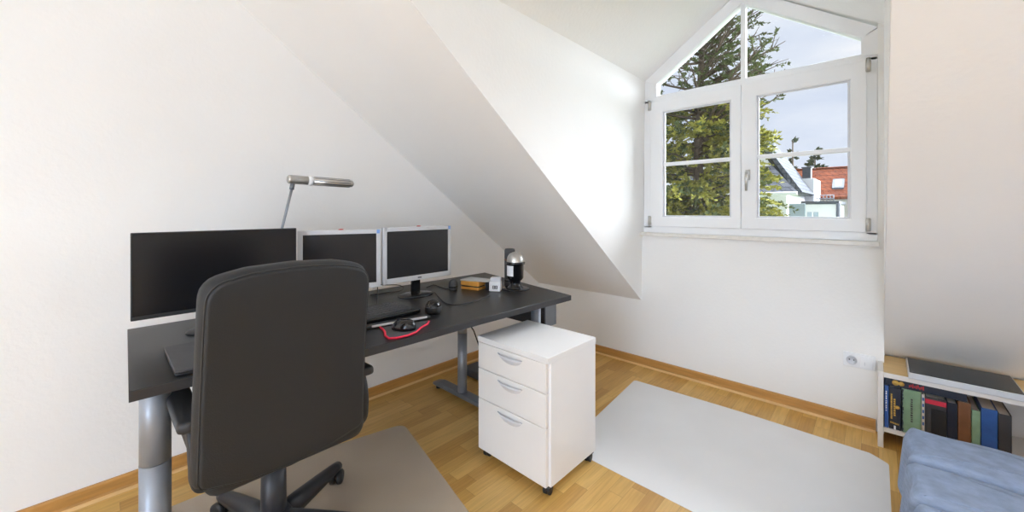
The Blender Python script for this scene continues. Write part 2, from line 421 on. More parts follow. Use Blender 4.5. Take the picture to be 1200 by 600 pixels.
b = NB(); add_box(b, (-1.25, FY0+0.012, 2.086), (-0.066, FY0+0.03, 2.100), 0.003); link('glazing_bead', b, WHITEP, win)
b = NB(); add_box(b, (XM-0.013, FY0+0.018, 2.09), (XM+0.017, FY1-0.01, 2.60), 0.003); link('mullion', b, WHITEP, win)
b = NB(); add_prism(b, [(-1.25, 2.085), (-0.066, 2.085), (-0.066, 2.192), (XM, 2.606), (-1.25, 2.192)], FY0+0.04, FY0+0.046, 'y'); link('glass', b, GLASS, win)
def ring(bm, x0, x1, z0, z1, ix0, ix1, iz0, iz1, y0, y1):
    bv = 0.005
    add_box(bm, (x0, y0, z0), (x1, y1, iz0), bv); add_box(bm, (x0, y0, iz1), (x1, y1, z1), bv)
    add_box(bm, (x0, y0, iz0-0.008), (ix0, y1, iz1+0.008), bv); add_box(bm, (ix1, y0, iz0-0.008), (x1, y1, iz1+0.008), bv)
SY0, SY1 = YF - 0.014, YF + 0.05
for (x0, x1, ix0, ix1) in ((-1.285, -0.668, -1.190, -0.727), (-0.664, -0.048, -0.577, -0.118)):
    b = NB(); ring(b, x0, x1, 1.094, 2.055, ix0, ix1, 1.170, 1.962, SY0, SY1); s = link('sash', b, WHITEP, win)
    b = NB(); ring(b, ix0-0.003, ix1+0.003, 1.167, 1.965, ix0+0.012, ix1-0.012, 1.180, 1.952, SY0+0.014, SY0+0.03); link('glazing_bead', b, HANDLEM, s)
    boxpart('glass', (ix0-0.01, SY0+0.034, 1.16), (ix1+0.01, SY0+0.04, 1.97), GLASS, s, 0)
    boxpart('muntin', (ix0-0.002, SY0+0.012, 1.552), (ix1+0.002, SY0+0.046, 1.578), WHITEP, s, 0.004)
    left = x0 < -1
    hx = x0 - 0.004 if left else x1 + 0.006
    for hz in (1.10, 1.985):
        b = NB(); add_tube(b, [(hx, SY0-0.010, hz), (hx, SY0-0.010, hz+0.075)], 0.010, 12); add_box(b, (hx-0.012, SY0-0.006, hz+0.005), (hx+0.012, SY0+0.004, hz+0.07), 0.002)
        link('hinge', b, CHROME, s)
    if not left:
        b = NB(); add_box(b, (-0.640, SY0-0.010, 1.415), (-0.612, SY0, 1.485), 0.005)
        add_tube(b, [(-0.626, SY0-0.008, 1.462), (-0.626, SY0-0.045, 1.462)], 0.008, 12)
        add_tube(b, [(-0.626, SY0-0.045, 1.468), (-0.626, SY0-0.048, 1.42), (-0.626, SY0-0.046, 1.345)], [0.009, 0.0095, 0.008], 12)
        link('handle', b, CHROME, s)['label'] = 'silver window handle'
b = NB(); add_box(b, (DL-0.012, YF-0.035, 1.020), (0.004, YF+0.03, 1.0465), 0.004); link('window_sill', b, SILLM, win)
# cheek hook
t = on_x(1033, 183, DR) if False else Vector((DR, 2.45, 1.52))
b = NB(); add_box(b, (DR-0.006, 2.44, 1.50), (DR, 2.456, 1.535), 0.002); add_tube(b, [(DR-0.006, 2.448, 1.52), (DR-0.013, 2.448, 1.516), (DR-0.013, 2.448, 1.526)], 0.0025, 8)
tag(link('wall_hook', b, WHITEP), 'tiny white hook on the dormer side wall right of the window', 'hook')

# double wall socket
sk = thing('wall_socket', 'white double wall socket plate low on the wall under the window', 'socket', (-0.075, YF, 0.37))
boxpart('cover_plate', (-0.148, YF-0.009, 0.331), (0.0-0.012, YF, 0.412), WHITEP, sk, 0.003)
b = NB(); add_lathe(b, [(0.0, 0.0), (0.0195, 0.0), (0.0205, 0.010), (0.024, 0.011), (0.024, 0.0)], (0, 0, 0), 28)
xform(b, Matrix.Translation((-0.112, YF-0.0095, 0.3715)) @ Matrix.Rotation(PI/2, 4, 'X')); ss = link('socket_insert', b, HANDLEM, sk)
for dx in (-0.0095, 0.0095):
    b = NB(); add_tube(b, [(-0.112+dx, YF-0.0090, 0.3715), (-0.112+dx, YF-0.0125, 0.3715)], 0.0032, 10); link('socket_hole', b, BLACKP, ss)
boxpart('blank_insert', (-0.075, YF-0.012, 0.340), (-0.024, YF-0.008, 0.403), WHITEP, sk, 0.002)
boxpart('switch_slot', (-0.058, YF-0.0135, 0.352), (-0.055, YF-0.0115, 0.372), HANDLEM, sk, 0.0005)

# ---------------------------------------------------------------- floor mats
def mat_thing(pts, rads, m, name, label, cat, th=0.002):
    b = NB(); add_prism(b, [(p.x, p.y) for p in round_poly(pts, rads)], 0.0004, th, 'z'); return tag(link(name, b, m), label, cat)
mat_thing([(-1.275, 2.64), (-1.18, 1.655), (0.04, 1.645), (0.036, 2.60), (-0.03, 2.655), (-0.60, 2.665)], [0.02, 0.03, 0.03, 0.03, 0.04, 0], MATW, 'floor_mat', 'milky white translucent floor mat lying below the window', 'floor mat')
mat_thing([(-1.975, 1.20), (-2.10, 0.62), (-2.13, -0.02), (-1.15, -0.10), (-0.98, 0.98)], [0.06, 0, 0.05, 0.05, 0.05], MATB, 'chair_mat', 'clear smoky floor mat under the office chair', 'floor mat')

# ---------------------------------------------------------------- desk
ZD = 0.73
desk = thing('desk', 'long black-brown desk along the sloping-roof wall carrying three monitors', 'desk', (-1.85, 1.0, 0))
front = [(-1.472, 0.060), (-1.472, 0.20), (-1.455, 0.30), (-1.40, 0.42), (-1.345, 0.52), (-1.322, 0.62), (-1.318, 0.80), (-1.316, 1.18), (-1.29, 1.869)]
poly = [(-2.25, 0.088)] + front + [(-2.25, 2.085)]
b = NB(); add_prism(b, poly, ZD-0.030, ZD, 'z', 0.0015, 1); link('desktop', b, DESKM, desk)
b = NB()
edge = front
for (p, q) in zip(edge, edge[1:]):
    p, q = Vector(p), Vector(q); d = (q-p).normalized(); n = Vector((d.y, -d.x)) * 0.0018
    if n.x < 0: n = -n
    vs = [b.verts.new((p.x+n.x, p.y+n.y, ZD-0.029)), b.verts.new((q.x+n.x, q.y+n.y, ZD-0.029)), b.verts.new((q.x+n.x, q.y+n.y, ZD-0.0012)), b.verts.new((p.x+n.x, p.y+n.y, ZD-0.0012)),]
    us = [b.verts.new((p.x, p.y, ZD-0.029)), b.verts.new((q.x, q.y, ZD-0.029)), b.verts.new((q.x, q.y, ZD-0.0012)), b.verts.new((p.x, p.y, ZD-0.0012))]
    b.faces.new(vs)
    for i in range(4): b.faces.new((vs[i], us[i], us[(i+1) % 4], vs[(i+1) % 4]))
bmesh.ops.recalc_face_normals(b, faces=b.faces[:])
link('edge_band', b, DESKE, desk)
def t_leg(cx, cy, x0, x1, dia, sleeve):
    b = NB(); r = dia/2
    add_tube(b, [(cx, cy, 0.045), (cx, cy, 0.43)], r, 28)
    add_tube(b, [(cx, cy, 0.432), (cx, cy, ZD-0.03)], r*sleeve, 28)
    lg = link('leg', b, LEGM, desk)
    b = NB(); add_prism(b, [(x0, 0.022), (x1, 0.022), (x1, 0.034), (x1-0.06, 0.050), (x0+0.06, 0.055), (x0, 0.040)], cy-0.032, cy+0.032, 'y', 0.006, 2); link('foot', b, FOOTM, lg)
    for lx_ in (x0+0.03, x1-0.03):
        b = NB(); add_tube(b, [(lx_, cy, 0.0), (lx_, cy, 0.026)], 0.020, 16); link('leveller', b, BLACKP, lg)
    b = NB(); add_box(b, (cx-0.07, cy-0.025, ZD-0.037), (cx+0.07, cy+0.025, ZD-0.0295), 0.002); link('mounting_plate', b, FOOTM, lg)
t_leg(-1.955, 1.615, -2.235, -1.50, 0.060, 0.985)
t_leg(-1.66, 0.128, -2.10, -1.46, 0.078, 0.985)
b = NB(); add_tube(b, [(-1.48, 1.783, 0.0), (-1.48, 1.783, 0.02)], 0.034, 24); add_tube(b, [(-1.48, 1.783, 0.02), (-1.48, 1.783, ZD-0.03)], 0.029, 28); link('leg', b, LEGM, desk)
b = NB(); add_box(b, (-1.99, 0.16, ZD-0.062), (-1.92, 1.60, ZD-0.031), 0.004); link('crossbeam', b, FOOTM, desk)

pc = thing('computer_case', 'black slim computer case hung beneath the far end of the desk', 'computer', (-1.70, 1.885, 0.51))
boxpart('case', (-1.98, 1.836, 0.515), (-1.455, 1.945, 0.692), BLACKP, pc, 0.004)
boxpart('front_panel', (-1.457, 1.838, 0.517), (-1.449, 1.943, 0.690), FOOTM, pc, 0.002)
boxpart('badge', (-1.4495, 1.86, 0.66), (-1.4475, 1.90, 0.676), SILVERB, pc, 0.0005)
boxpart('bracket', (-1.90, 1.85, 0.690), (-1.55, 1.93, 0.700), FOOTM, pc, 0.001)
ad = thing('power_adapter', 'dark grey power adapter on the floor behind the desk foot', 'adapter', (-2.17, 1.93, 0))
b = NB(); add_box(b, (-2.26, 1.86, 0.002), (-2.05, 2.02, 0.055), 0.012, 3); link('body', b, SLATE, ad)
b = NB(); add_tube(b, [(-2.16, 1.96, 0.05), (-2.18, 1.98, 0.16), (-2.25, 1.97, 0.30), (-2.28, 1.90, 0.42)], 0.005, 8); link('cable', b, CABLE, ad)

# ---------------------------------------------------------------- drawer pedestal
ped = thing('drawer_pedestal', 'white three-drawer pedestal on black castors beside the desk', 'drawer unit', (-1.22, 1.49, 0))
px0, px1, py0, py1 = -1.447, -1.010, 1.316, 1.672
boxpart('carcass', (px0, py0+0.001, 0.044), (px1, py1, 0.571), LACQ, ped, 0.002)
boxpart('top_panel', (px0-0.002, py0-0.021, 0.571), (px1+0.002, py1+0.002, 0.598), LACQ, ped, 0.002)
for k, (z0, z1) in enumerate(((0.4430, 0.5685), (0.2955, 0.4405), (0.0450, 0.2930))):
    d = boxpart('drawer', (px0+0.001, py0-0.020, z0), (px1-0.012, py0, z1), LACQ_F, ped, 0.003)
    cx, zt = (px0+px1)/2 - 0.002, z1 - 0.020
    b = NB(); w, hgt, pr, n = 0.080, 0.036, 0.016, 20
    # crescent grip: flat straight top rim, bellied bowl below
    top = [b.verts.new((cx + w*math.cos(PI*i/n), py0-0.0205 - pr*math.sin(PI*i/n)*0.0, zt)) for i in range(n+1)]
    rim = [b.verts.new((cx + w*math.cos(PI*i/n), py0-0.0205 - pr*math.sin(PI*i/n), zt)) for i in range(n+1)]
    low = [b.verts.new((cx + w*0.93*math.cos(PI*i/n), py0-0.0205 - pr*0.55*math.sin(PI*i/n), zt - hgt*0.62*math.sin(PI*i/n))) for i in range(n+1)]
    bot = [b.verts.new((cx + w*0.90*math.cos(PI*i/n), py0-0.0200, zt - hgt*math.sin(PI*i/n))) for i in range(n+1)]
    inn = [b.verts.new((cx + w*0.92*math.cos(PI*i/n), py0-0.0205 - (pr-0.003)*math.sin(PI*i/n), zt-0.001)) for i in range(n+1)]
    inb = [b.verts.new((cx + w*0.80*math.cos(PI*i/n), py0-0.0202, zt - hgt*0.7*math.sin(PI*i/n))) for i in range(n+1)]
    for A, B in ((rim, low), (low, bot), (rim, inn), (inn, inb)):
        for i in range(n):
            try:
                f = b.faces.new((A[i], A[i+1], B[i+1], B[i])); f.smooth = True
            except ValueError: pass
    for v in top: b.verts.remove(v)
    bmesh.ops.recalc_face_normals(b, faces=b.faces[:])
    link('handle', b, HANDLEM, d)
for (x, y) in ((px0+0.03, py0+0.02), (px1-0.028, py0+0.015), (px0+0.03, py1-0.03), (px1-0.022, py1-0.032)):
    b = NB(); add_box(b, (x-0.02, y-0.02, 0.036), (x+0.02, y+0.02, 0.0445), 0.003)
    add_tube(b, [(x-0.015, y-0.004, 0.020), (x-0.002, y-0.001, 0.020)], 0.020, 18); add_tube(b, [(x+0.002, y+0.001, 0.020), (x+0.015, y+0.004, 0.020)], 0.020, 18)
    add_lathe(b, [(0.0, 0.044), (0.014, 0.043), (0.020, 0.034), (0.019, 0.024), (0.0, 0.024)], (x, y, 0), 16)
    c = link('castor', b, BLACKP, ped)
    b = NB(); add_tube(b, [(x-0.0153, y-0.004, 0.020), (x-0.0145, y-0.0038, 0.020)], 0.009, 12); link('hub_cap', b, HANDLEM, c)

# ---------------------------------------------------------------- office chair
ch = thing('office_chair', 'charcoal leather office chair pushed up to the desk, seen from behind', 'chair', (-1.57, 0.433, 0))
cy0 = 0.408
outline = [(-0.236, 0.0), (-0.227, 0.567), (-0.12, 0.590), (0.0, 0.596), (0.12, 0.590), (0.226, 0.567), (0.234, 0.0), (0.12, -0.032), (0.0, -0.045), (-0.12, -0.034)]
ol = round_poly(outline, [0.03, 0.085, 0, 0, 0, 0.085, 0.03, 0, 0, 0], 7)
# resample evenly so the cushion rings stay clean
def resample(pts, n):
    L = [0]
    for i in range(len(pts)): L.append(L[-1] + (Vector(pts[(i+1) % len(pts)]) - Vector(pts[i])).length)
    out = []; j = 0
    for k in range(n):
        s = L[-1]*k/n
        while L[j+1] < s: j += 1
        f = (s - L[j]) / max(1e-9, L[j+1]-L[j]); out.append(Vector(pts[j])*(1-f) + Vector(pts[(j+1) % len(pts)])*f)
    return out
ol = resample(ol, 120)
BX, BZ, TILT = -1.300, 0.470, 0.115
def PB(a, c, t):   # a across (y), c up, t depth (towards +x is the rear)
    bow = -0.020*(1 - (a/0.235)**2) if abs(a) < 0.235 else 0
    bow += -0.030*math.sin(max(0, min(1, c/0.55))*PI)*0.6
    return Vector((BX + TILT*c + t + bow*0.5, cy0 + a, BZ + c))
b = NB(); add_pad(b, ol, -0.10, -0.006, 0.040, PB, 6, 0.003); back = link('backrest', b, LEATHER, ch)
inner = resample([Vector((p.x*0.955, 0.265 + (p.y-0.265)*0.955)) for p in ol], 120)
b = NB(); add_pad(b, inner, -0.03, 0.006, 0.010, PB, 4, 0.001); link('back_panel', b, LEATHER, back)
b = NB(); add_tube(b, [PB(p.x*1.006, 0.265+(p.y-0.265)*1.006, -0.0035) for p in inner] + [PB(inner[0].x*1.006, 0.265+(inner[0].y-0.265)*1.006, -0.0035)], 0.0022, 6); link('seam_piping', b, PIPING, back)
so = resample(round_poly([(-1.86, 0.20), (-1.33, 0.20), (-1.33, 0.665), (-1.86, 0.665)], [0.09, 0.05, 0.05, 0.09]), 80)
b = NB(); add_pad(b, so, 0.41, 0.52, 0.045, lambda a, c, t: Vector((a, c, t)), 6, 0.012); link('seat', b, LEATHER, ch)
for sy in (-1, 1):
    yc = 0.433 + sy*0.250
    ap = resample(round_poly([(-1.745, yc-0.032), (-1.375, yc-0.034), (-1.375, yc+0.034), (-1.745, yc+0.032)], 0.02), 48)
    b = NB(); add_pad(b, ap, 0.600, 0.632, 0.012, lambda a, c, t: Vector((a, c, t + 0.015*((a+1.56)/0.19)**2*0.4)), 4, 0.003); arm = link('armrest', b, ARMM, ch)
    # curved side support running from the pad's rear down under the seat
    b = NB(); iy = -sy
    add_bar(b, [(-1.435, yc, 0.604), (-1.405, yc + iy*0.002, 0.56), (-1.395, yc + iy*0.004, 0.50), (-1.405, yc + iy*0.010, 0.448), (-1.455, yc + iy*0.045, 0.412), (-1.50, yc + iy*0.11, 0.402), (-1.51, yc + iy*0.18, 0.400)], 0.026, 0.012)
    link('arm_support', b, ARMM, arm)
b = NB(); add_box(b, (-1.70, 0.37, 0.376), (-1.49, 0.496, 0.412), 0.012, 3); link('tilt_mechanism', b, BLACKP, ch)
b = NB(); add_prism(b, [(-1.51, 0.392), (-1.43, 0.410), (-1.375, 0.47), (-1.365, 0.58), (-1.385, 0.58), (-1.395, 0.48), (-1.44, 0.425), (-1.51, 0.410)], 0.40, 0.466, 'y', 0.006); link('back_bracket', b, BLACKP, ch)
b = NB(); add_tube(b, [(-1.57, 0.433, 0.085), (-1.57, 0.433, 0.33)], [0.042, 0.0385], 28); add_tube(b, [(-1.57, 0.433, 0.33), (-1.57, 0.433, 0.385)], 0.026, 24); link('gas_column', b, CHAIRB, ch)
b = NB(); add_lathe(b, [(0, 0.072), (0.050, 0.074), (0.058, 0.09), (0.058, 0.135), (0.046, 0.155), (0, 0.156)], (-1.57, 0.433, 0), 30); hub = link('hub', b, CHAIRB, ch)
for k in range(5):
    a = math.radians(194 - 72*k); dx, dy = math.cos(a), math.sin(a)
    b = NB(); pr = []
    for s, w, z0, z1 in ((0.03, 0.034, 0.085, 0.150), (0.12, 0.031, 0.080, 0.138), (0.24, 0.027, 0.074, 0.118), (0.34, 0.023, 0.071, 0.099), (0.366, 0.018, 0.072, 0.094)):
        c = Vector((-1.57 + dx*s, 0.433 + dy*s, 0)); n_ = Vector((-dy, dx, 0))
        rg = []
        for (u_, q) in ((-1, 0), (-1, 0.45), (-0.72, 0.85), (-0.3, 1), (0.3, 1), (0.72, 0.85), (1, 0.45), (1, 0)):
            rg.append(b.verts.new(c + n_*w*u_ + Vector((0, 0, z0 + (z1-z0)*q))))
        pr.append(rg)
    for A, B in zip(pr, pr[1:]):
        for i in range(8):
            f = b.faces.new((A[i], A[(i+1) % 8], B[(i+1) % 8], B[i])); f.smooth = i not in (7,)
    b.faces.new(pr[0]); b.faces.new(list(reversed(pr[-1])))
    bmesh.ops.recalc_face_normals(b, faces=b.faces[:])
    lg = link('leg', b, CHAIRB, ch)
    b = NB(); c = Vector((-1.57 + dx*0.345, 0.433 + dy*0.345, 0)); ax = Vector((math.cos(a+1.9), math.sin(a+1.9), 0))
    add_tube(b, [c + Vector((0, 0, 0.030)), c + Vector((0, 0, 0.074))], 0.008, 10)
    c2 = c + Vector((ax.y, -ax.x, 0))*0.014 + Vector((0, 0, 0.030))
    for s in (-1, 1): add_tube(b, [c2 + ax*s*0.005, c2 + ax*s*0.009, c2 + ax*s*0.022, c2 + ax*s*0.027], [0.026, 0.0295, 0.0295, 0.022], 22)
    add_tube(b, [c2 - ax*0.006, c2 + ax*0.006], 0.016, 14)
    link('castor', b, BLACKP, lg)

# ---------------------------------------------------------------- monitors
def monitor(root, cx, cy, ang, w, hgt, zb, bez, bezb, frame_m, screen_m, depth=0.02, sticker=False):
    """screen faces +x (rotated by ang); all verts placed in world space"""
    M = Matrix.Translation((cx, cy, 0)) @ Matrix.Rotation(ang, 4, 'Z')
    def done(name, b, m, par): xform(b, M); return link(name, b, m, par)
    b = NB(); zt = zb + hgt
    add_box(b, (-depth, -w/2, zb), (0, -w/2+bez, zt), 0.002); add_box(b, (-depth, w/2-bez, zb), (0, w/2, zt), 0.002)
    add_box(b, (-depth, -w/2+bez*0.5, zt-bez), (0, w/2-bez*0.5, zt), 0.002); add_box(b, (-depth, -w/2+bez*0.5, zb), (0, w/2-bez*0.5, zb+bezb), 0.002)
    add_box(b, (-depth-0.03, -w*0.36, zb+hgt*0.2), (-depth+0.004, w*0.36, zb+hgt*0.8), 0.012, 3)
    fr = done('bezel', b, frame_m, root)
    b = NB(); add_box(b, (-depth*0.6, -w/2+bez*0.8, zb+bezb*0.8), (-0.003, w/2-bez*0.8, zt-bez*0.8), 0.0); done('screen', b, screen_m, root)
    if sticker:
        b = NB(); add_lathe(b, [(0, 0), (0.012, 0.001), (0.012, 0.004), (0, 0.006)], (-0.010, 0.0, zt), 12); done('red_button', b, RED, fr)['label'] = 'small red dot'
        b = NB(); add_box(b, (-0.001, w/2-bez*0.95, zt-bez*1.0), (0.0008, w/2-bez*0.25, zt-bez*0.1)); done('sticker', b, BLUEST, fr)['label'] = 'pale blue corner sticker'
        b = NB(); add_box(b, (-0.001, -0.012, zb+bezb*0.35), (0.0008, 0.012, zb+bezb*0.65)); done('logo_mark', b, FOOTM, fr)
    return M
def stand(root, M, zb, w=0.10, rad=0.12, sx=0.75, m=BLACKG):
    b = NB(); add_lathe(b, [(0, 0.0), (rad, 0.0), (rad, 0.004), (rad*0.93, 0.012), (rad*0.4, 0.018), (0, 0.018)], (-0.04, 0, ZD), 36, squash=(sx, 1)); xform(b, M); link('stand_base', b, m, root)
    b = NB(); add_box(b, (-0.055, -w/2, ZD+0.012), (-0.030, w/2, zb+0.10), 0.006, 3); xform(b, M); link('stand_neck', b, m, root)
m1a, m1b = on_x(153, 273, -1.95), on_x(347.5, 268, -1.95)
w1 = m1b.y - m1a.y
mon = thing('monitor', 'large black thin-framed monitor, widest of three, beside the lamp', 'monitor', (-1.96, (m1a.y+m1b.y)/2, ZD))
M = monitor(mon, -1.95, (m1a.y+m1b.y)/2, 0, w1, 0.317, 0.820, 0.004, 0.014, BLACKP, SCREEN, 0.018)
stand(mon, M, 0.82, 0.06, 0.118, 0.62, BLACKP)
a_, c_ = on_x(348.6, 270, -2.01), on_x(446.3, 268, -1.90)
d = c_ - a_; wm = math.hypot(d.x, d.y); ang2 = math.atan2(-d.x, d.y)
mon = thing('monitor', 'silver-framed monitor in the middle, partly hidden by the chair', 'monitor', ((a_.x+c_.x)/2, (a_.y+c_.y)/2, ZD))
M = monitor(mon, (a_.x+c_.x)/2, (a_.y+c_.y)/2, ang2, wm, 0.302, 0.818, 0.022, 0.026, SILVERB, SCREENB, 0.022, True)
stand(mon, M, 0.82, 0.06, 0.10)
a_, c_ = on_x(449.2, 266, -1.90), on_x(528.6, 264, -1.90)
mon = thing('monitor', 'silver-framed monitor on a black stand at the right of the three, fully in view', 'monitor', (-1.90, (a_.y+c_.y)/2, ZD))
M = monitor(mon, -1.90, (a_.y+c_.y)/2, 0, c_.y-a_.y, 0.302, 0.824, 0.022, 0.028, SILVERB, SCREENB, 0.022, True)
stand(mon, M, 0.824, 0.052, 0.105)

# ---------------------------------------------------------------- desk lamp
lx = -2.13
h0, h1 = on_x(337, 210, lx), on_x(414, 215.5, lx)
lp = thing('desk_lamp', 'slim silver tube desk lamp rising behind the big monitor', 'lamp', (lx, on_x(307, 300, lx).y, ZD))
base_y = on_x(307, 300, lx).y
b = NB(); add_lathe(b, [(0, 0), (0.085, 0), (0.085, 0.012), (0.075, 0.022), (0.02, 0.026), (0, 0.026)], (lx, base_y, ZD), 32); link('lamp_base', b, CHROME, lp)
j = on_x(343, 217, lx)
b = NB(); add_tube(b, [(lx, base_y, ZD+0.02), (lx, (base_y+j.y)/2, (ZD+j.z)/2+0.01), (lx, j.y-0.004, j.z-0.018)], 0.0065, 12); link('lamp_arm', b, LEGM, lp)
b = NB(); add_tube(b, [(lx, j.y-0.005, j.z-0.022), (lx, j.y, j.z+0.010)], 0.011, 12); link('joint', b, FOOTM, lp)
dv = (h1 - h0)
def hp(s): return h0 + dv*s
b = NB(); R = 0.0225
add_tube(b, [hp(0.0), hp(0.012), hp(0.03), hp(0.29)], [R*0.72, R*0.93, R, R], 28); head = link('lamp_head', b, CHROME, lp)
b = NB(); add_tube(b, [hp(0.28), hp(0.285), hp(0.345), hp(0.35)], [R*0.9, R*1.12, R*1.12, R*0.9], 28); link('collar', b, WHITEP, head)['label'] = 'cream collar ring'
b = NB(); add_tube(b, [hp(0.34), hp(0.93), hp(0.975), hp(1.0)], [R*0.98, R*0.94, R*0.8, R*0.42], 28); link('lamp_shade', b, CHROME, head)
b = NB(); dn = dv.normalized(); a1, a2 = frame_of(dn)
for k in range(10):
    an = 2*PI*k/10; off = (a1*math.cos(an) + a2*math.sin(an))*R*0.96
    add_tube(b, [hp(0.37)+off, hp(0.93)+off*0.97], 0.0022, 6)
link('grille_slats', b, GOLD if False else FOOTM, head)

# ---------------------------------------------------------------- things on the desk
E_ = 0.0005
def cable(name, label, pts, r=0.0028):
    # smooth the path
    P = [Vector(p) for p in pts]; out = []
    for i in range(len(P)-1):
        p0, p1, p2, p3 = P[max(0, i-1)], P[i], P[i+1], P[min(len(P)-1, i+2)]
        for k in range(8):
            t = k/8
            out.append(0.5*((2*p1) + (p2-p0)*t + (2*p0-5*p1+4*p2-p3)*t*t + (3*p1-p0-3*p2+p3)*t**3))
    out.append(P[-1])
    b = NB(); add_tube(b, out, r, 8); return tag(link(name, b, CABLE), label, 'cable')
# closed tablet-like pad left
p0 = on_z(194.5, 412, ZD+0.012)
lt = thing('laptop', 'closed dark grey laptop at the near end of the desk behind the chair', 'laptop', (-1.66, 0.33, ZD))
b = NB(); add_prism(b, [tuple(q) for q in round_poly([(-1.80, 0.160), (-1.50, 0.158), (-1.49, 0.50), (-1.79, 0.50)], 0.014)], ZD+E_, ZD+0.009, 'z', 0.002); link('base', b, BLACKP, lt)
b = NB(); add_prism(b, [tuple(q) for q in round_poly([(-1.80, 0.160), (-1.50, 0.158), (-1.49, 0.50), (-1.79, 0.50)], 0.014)], ZD+0.010, ZD+0.017, 'z', 0.002); link('lid', b, SLATE, lt)
# mouse pad
pp = [on_z(u, v, ZD+0.003) for u, v in ((445.5, 384.0), (449, 386.5), (451, 389), (451.5, 394), (456, 397), (465, 396.5), (478, 393.5), (488, 389.5), (493, 384.5), (501, 380), (502.5, 377), (500, 376.0), (470, 381))]
mp_ = thing('mouse_pad', 'dark wavy mouse pad with a red edge under the black mouse', 'mouse pad', (sum(p.x for p in pp)/13, sum(p.y for p in pp)/13, ZD))
b = NB(); add_prism(b, [(p.x, p.y) for p in pp], ZD+E_, ZD+0.0035, 'z'); link('cloth_top', b, PADM, mp_)
b = NB(); add_tube(b, [(p.x, p.y, ZD+0.0045) for p in pp[:11]], 0.0042, 8); link('stitched_edge', b, REDEDGE, mp_)['label'] = 'red stitched edge'
def mouse(name, label, c, ang, L, W, Hh, m, cat='mouse'):
    t = thing(name, label, cat, c)
    b = NB(); prof = []
    nn, kk = 20, 9
    rings = []
    for i in range(kk):
        ph = PI/2*i/(kk-1)
        rr = math.cos(ph)**0.55; z = Hh*math.sin(ph)
        rings.append([b.verts.new((L/2*rr*math.cos(2*PI*k/nn)*(1) + 0.06*L*math.sin(ph), W/2*rr*math.sin(2*PI*k/nn), z)) for k in range(nn)] if rr > 1e-3 else [b.verts.new((0.06*L, 0, z))])
    for A, B in zip(rings, rings[1:]):
        for k in range(nn):
            f = b.faces.new((A[k], A[(k+1) % nn], B[(k+1) % nn], B[k])) if len(B) > 1 else b.faces.new((A[k], A[(k+1) % nn], B[0])); f.smooth = True
    b.faces.new(list(reversed(rings[0])))
    M = Matrix.Translation(c) @ Matrix.Rotation(ang, 4, 'Z'); xform(b, M); link('shell', b, m, t)
    b = NB(); add_tube(b, [(-0.22*L, -0.003, Hh*0.88), (-0.22*L, 0.003, Hh*0.88)], 0.008, 14); xform(b, M); link('scroll_wheel', b, BLACKP, t)
    return t
mouse('computer_mouse', 'black mouse lying on the red-edged mouse pad', on_z(473, 385.5, ZD+0.004), 0.5, 0.105, 0.068, 0.040, BLACKG)
# trackball
c = on_z(507.5, 367, ZD)
tb = thing('trackball', 'glossy black round ball gadget on the desk right of the keyboard', 'trackball', c)
b = NB(); add_lathe(b, [(0, 0.0005), (0.031, 0.0005), (0.038, 0.012), (0.039, 0.026), (0.0375, 0.034)], (c.x, c.y, ZD), 32); link('cradle', b, BLACKP, tb)
b = NB(); add_lathe(b, [(0.0365*math.cos(t_*PI/20), 0.034+0.030*math.sin(t_*PI/20)) for t_ in range(0, 10)] + [(0, 0.064)], (c.x, c.y, ZD), 32); link('ball', b, BLACKG, tb)
b = NB(); add_tube(b, [(c.x + 0.0382*math.cos(2*PI*k/40), c.y + 0.0382*math.sin(2*PI*k/40), ZD+0.033) for k in range(41)], 0.0009, 6); link('trim_ring', b, FOOTM, tb)
# keyboard with keys and a wrist rest
ky = thing('keyboard', 'wide black keyboard with a raised front edge below the middle monitor', 'keyboard', (-1.68, 0.80, ZD))
kx0, kx1, ky0, ky1 = -1.80, -1.590, 0.585, 1.045
b = NB(); add_prism(b, [(kx0, ZD+E_), (kx1, ZD+E_), (kx1, ZD+0.016), (kx1-0.02, ZD+0.018), (kx0, ZD+0.026)], ky0, ky1, 'y', 0.003); link('body', b, BLACKP, ky)
b = NB()
for r_ in range(6):
    for c2 in range(22):
        x = kx0+0.018+r_*0.026; y = ky0+0.012+c2*0.0199
        zt = ZD+0.026-(0.008/0.19)*(x-kx0)
        add_box(b, (x, y, zt-0.003), (x+0.021, y+0.0165, zt+0.004))
link('keys', b, SLATE, ky)
b = NB(); add_box(b, (kx1-0.012, ky0, ZD+E_), (kx1+0.004, ky1+0.012, ZD+0.022), 0.007, 3); link('front_edge', b, BLACKG, ky)
s0, s1 = on_z(436, 382, ZD+0.012), on_z(499.5, 371, ZD+0.012)
wr = thing('wrist_rest', 'slim black wrist rest with a silver strip between keyboard and mouse pad', 'wrist rest', ((s0.x+s1.x)/2, (s0.y+s1.y)/2, ZD))
L_ = (s1 - s0).length + 0.02; an = math.atan2(s1.y-s0.y, s1.x-s0.x); Mw = Matrix.Translation(((s0.x+s1.x)/2, (s0.y+s1.y)/2, 0)) @ Matrix.Rotation(an, 4, 'Z')
b = NB(); add_box(b, (-L_/2-0.01, -0.004, ZD+E_), (L_/2+0.01, 0.036, ZD+0.013), 0.004, 3); xform(b, Mw); link('pad', b, BLACKP, wr)
b = NB(); add_box(b, (-L_/2+0.008, -0.0062, ZD+0.006), (L_/2-0.008, -0.001, ZD+0.0145), 0.001); xform(b, Mw); link('trim_strip', b, SILVERB, wr)['label'] = 'silver strip'
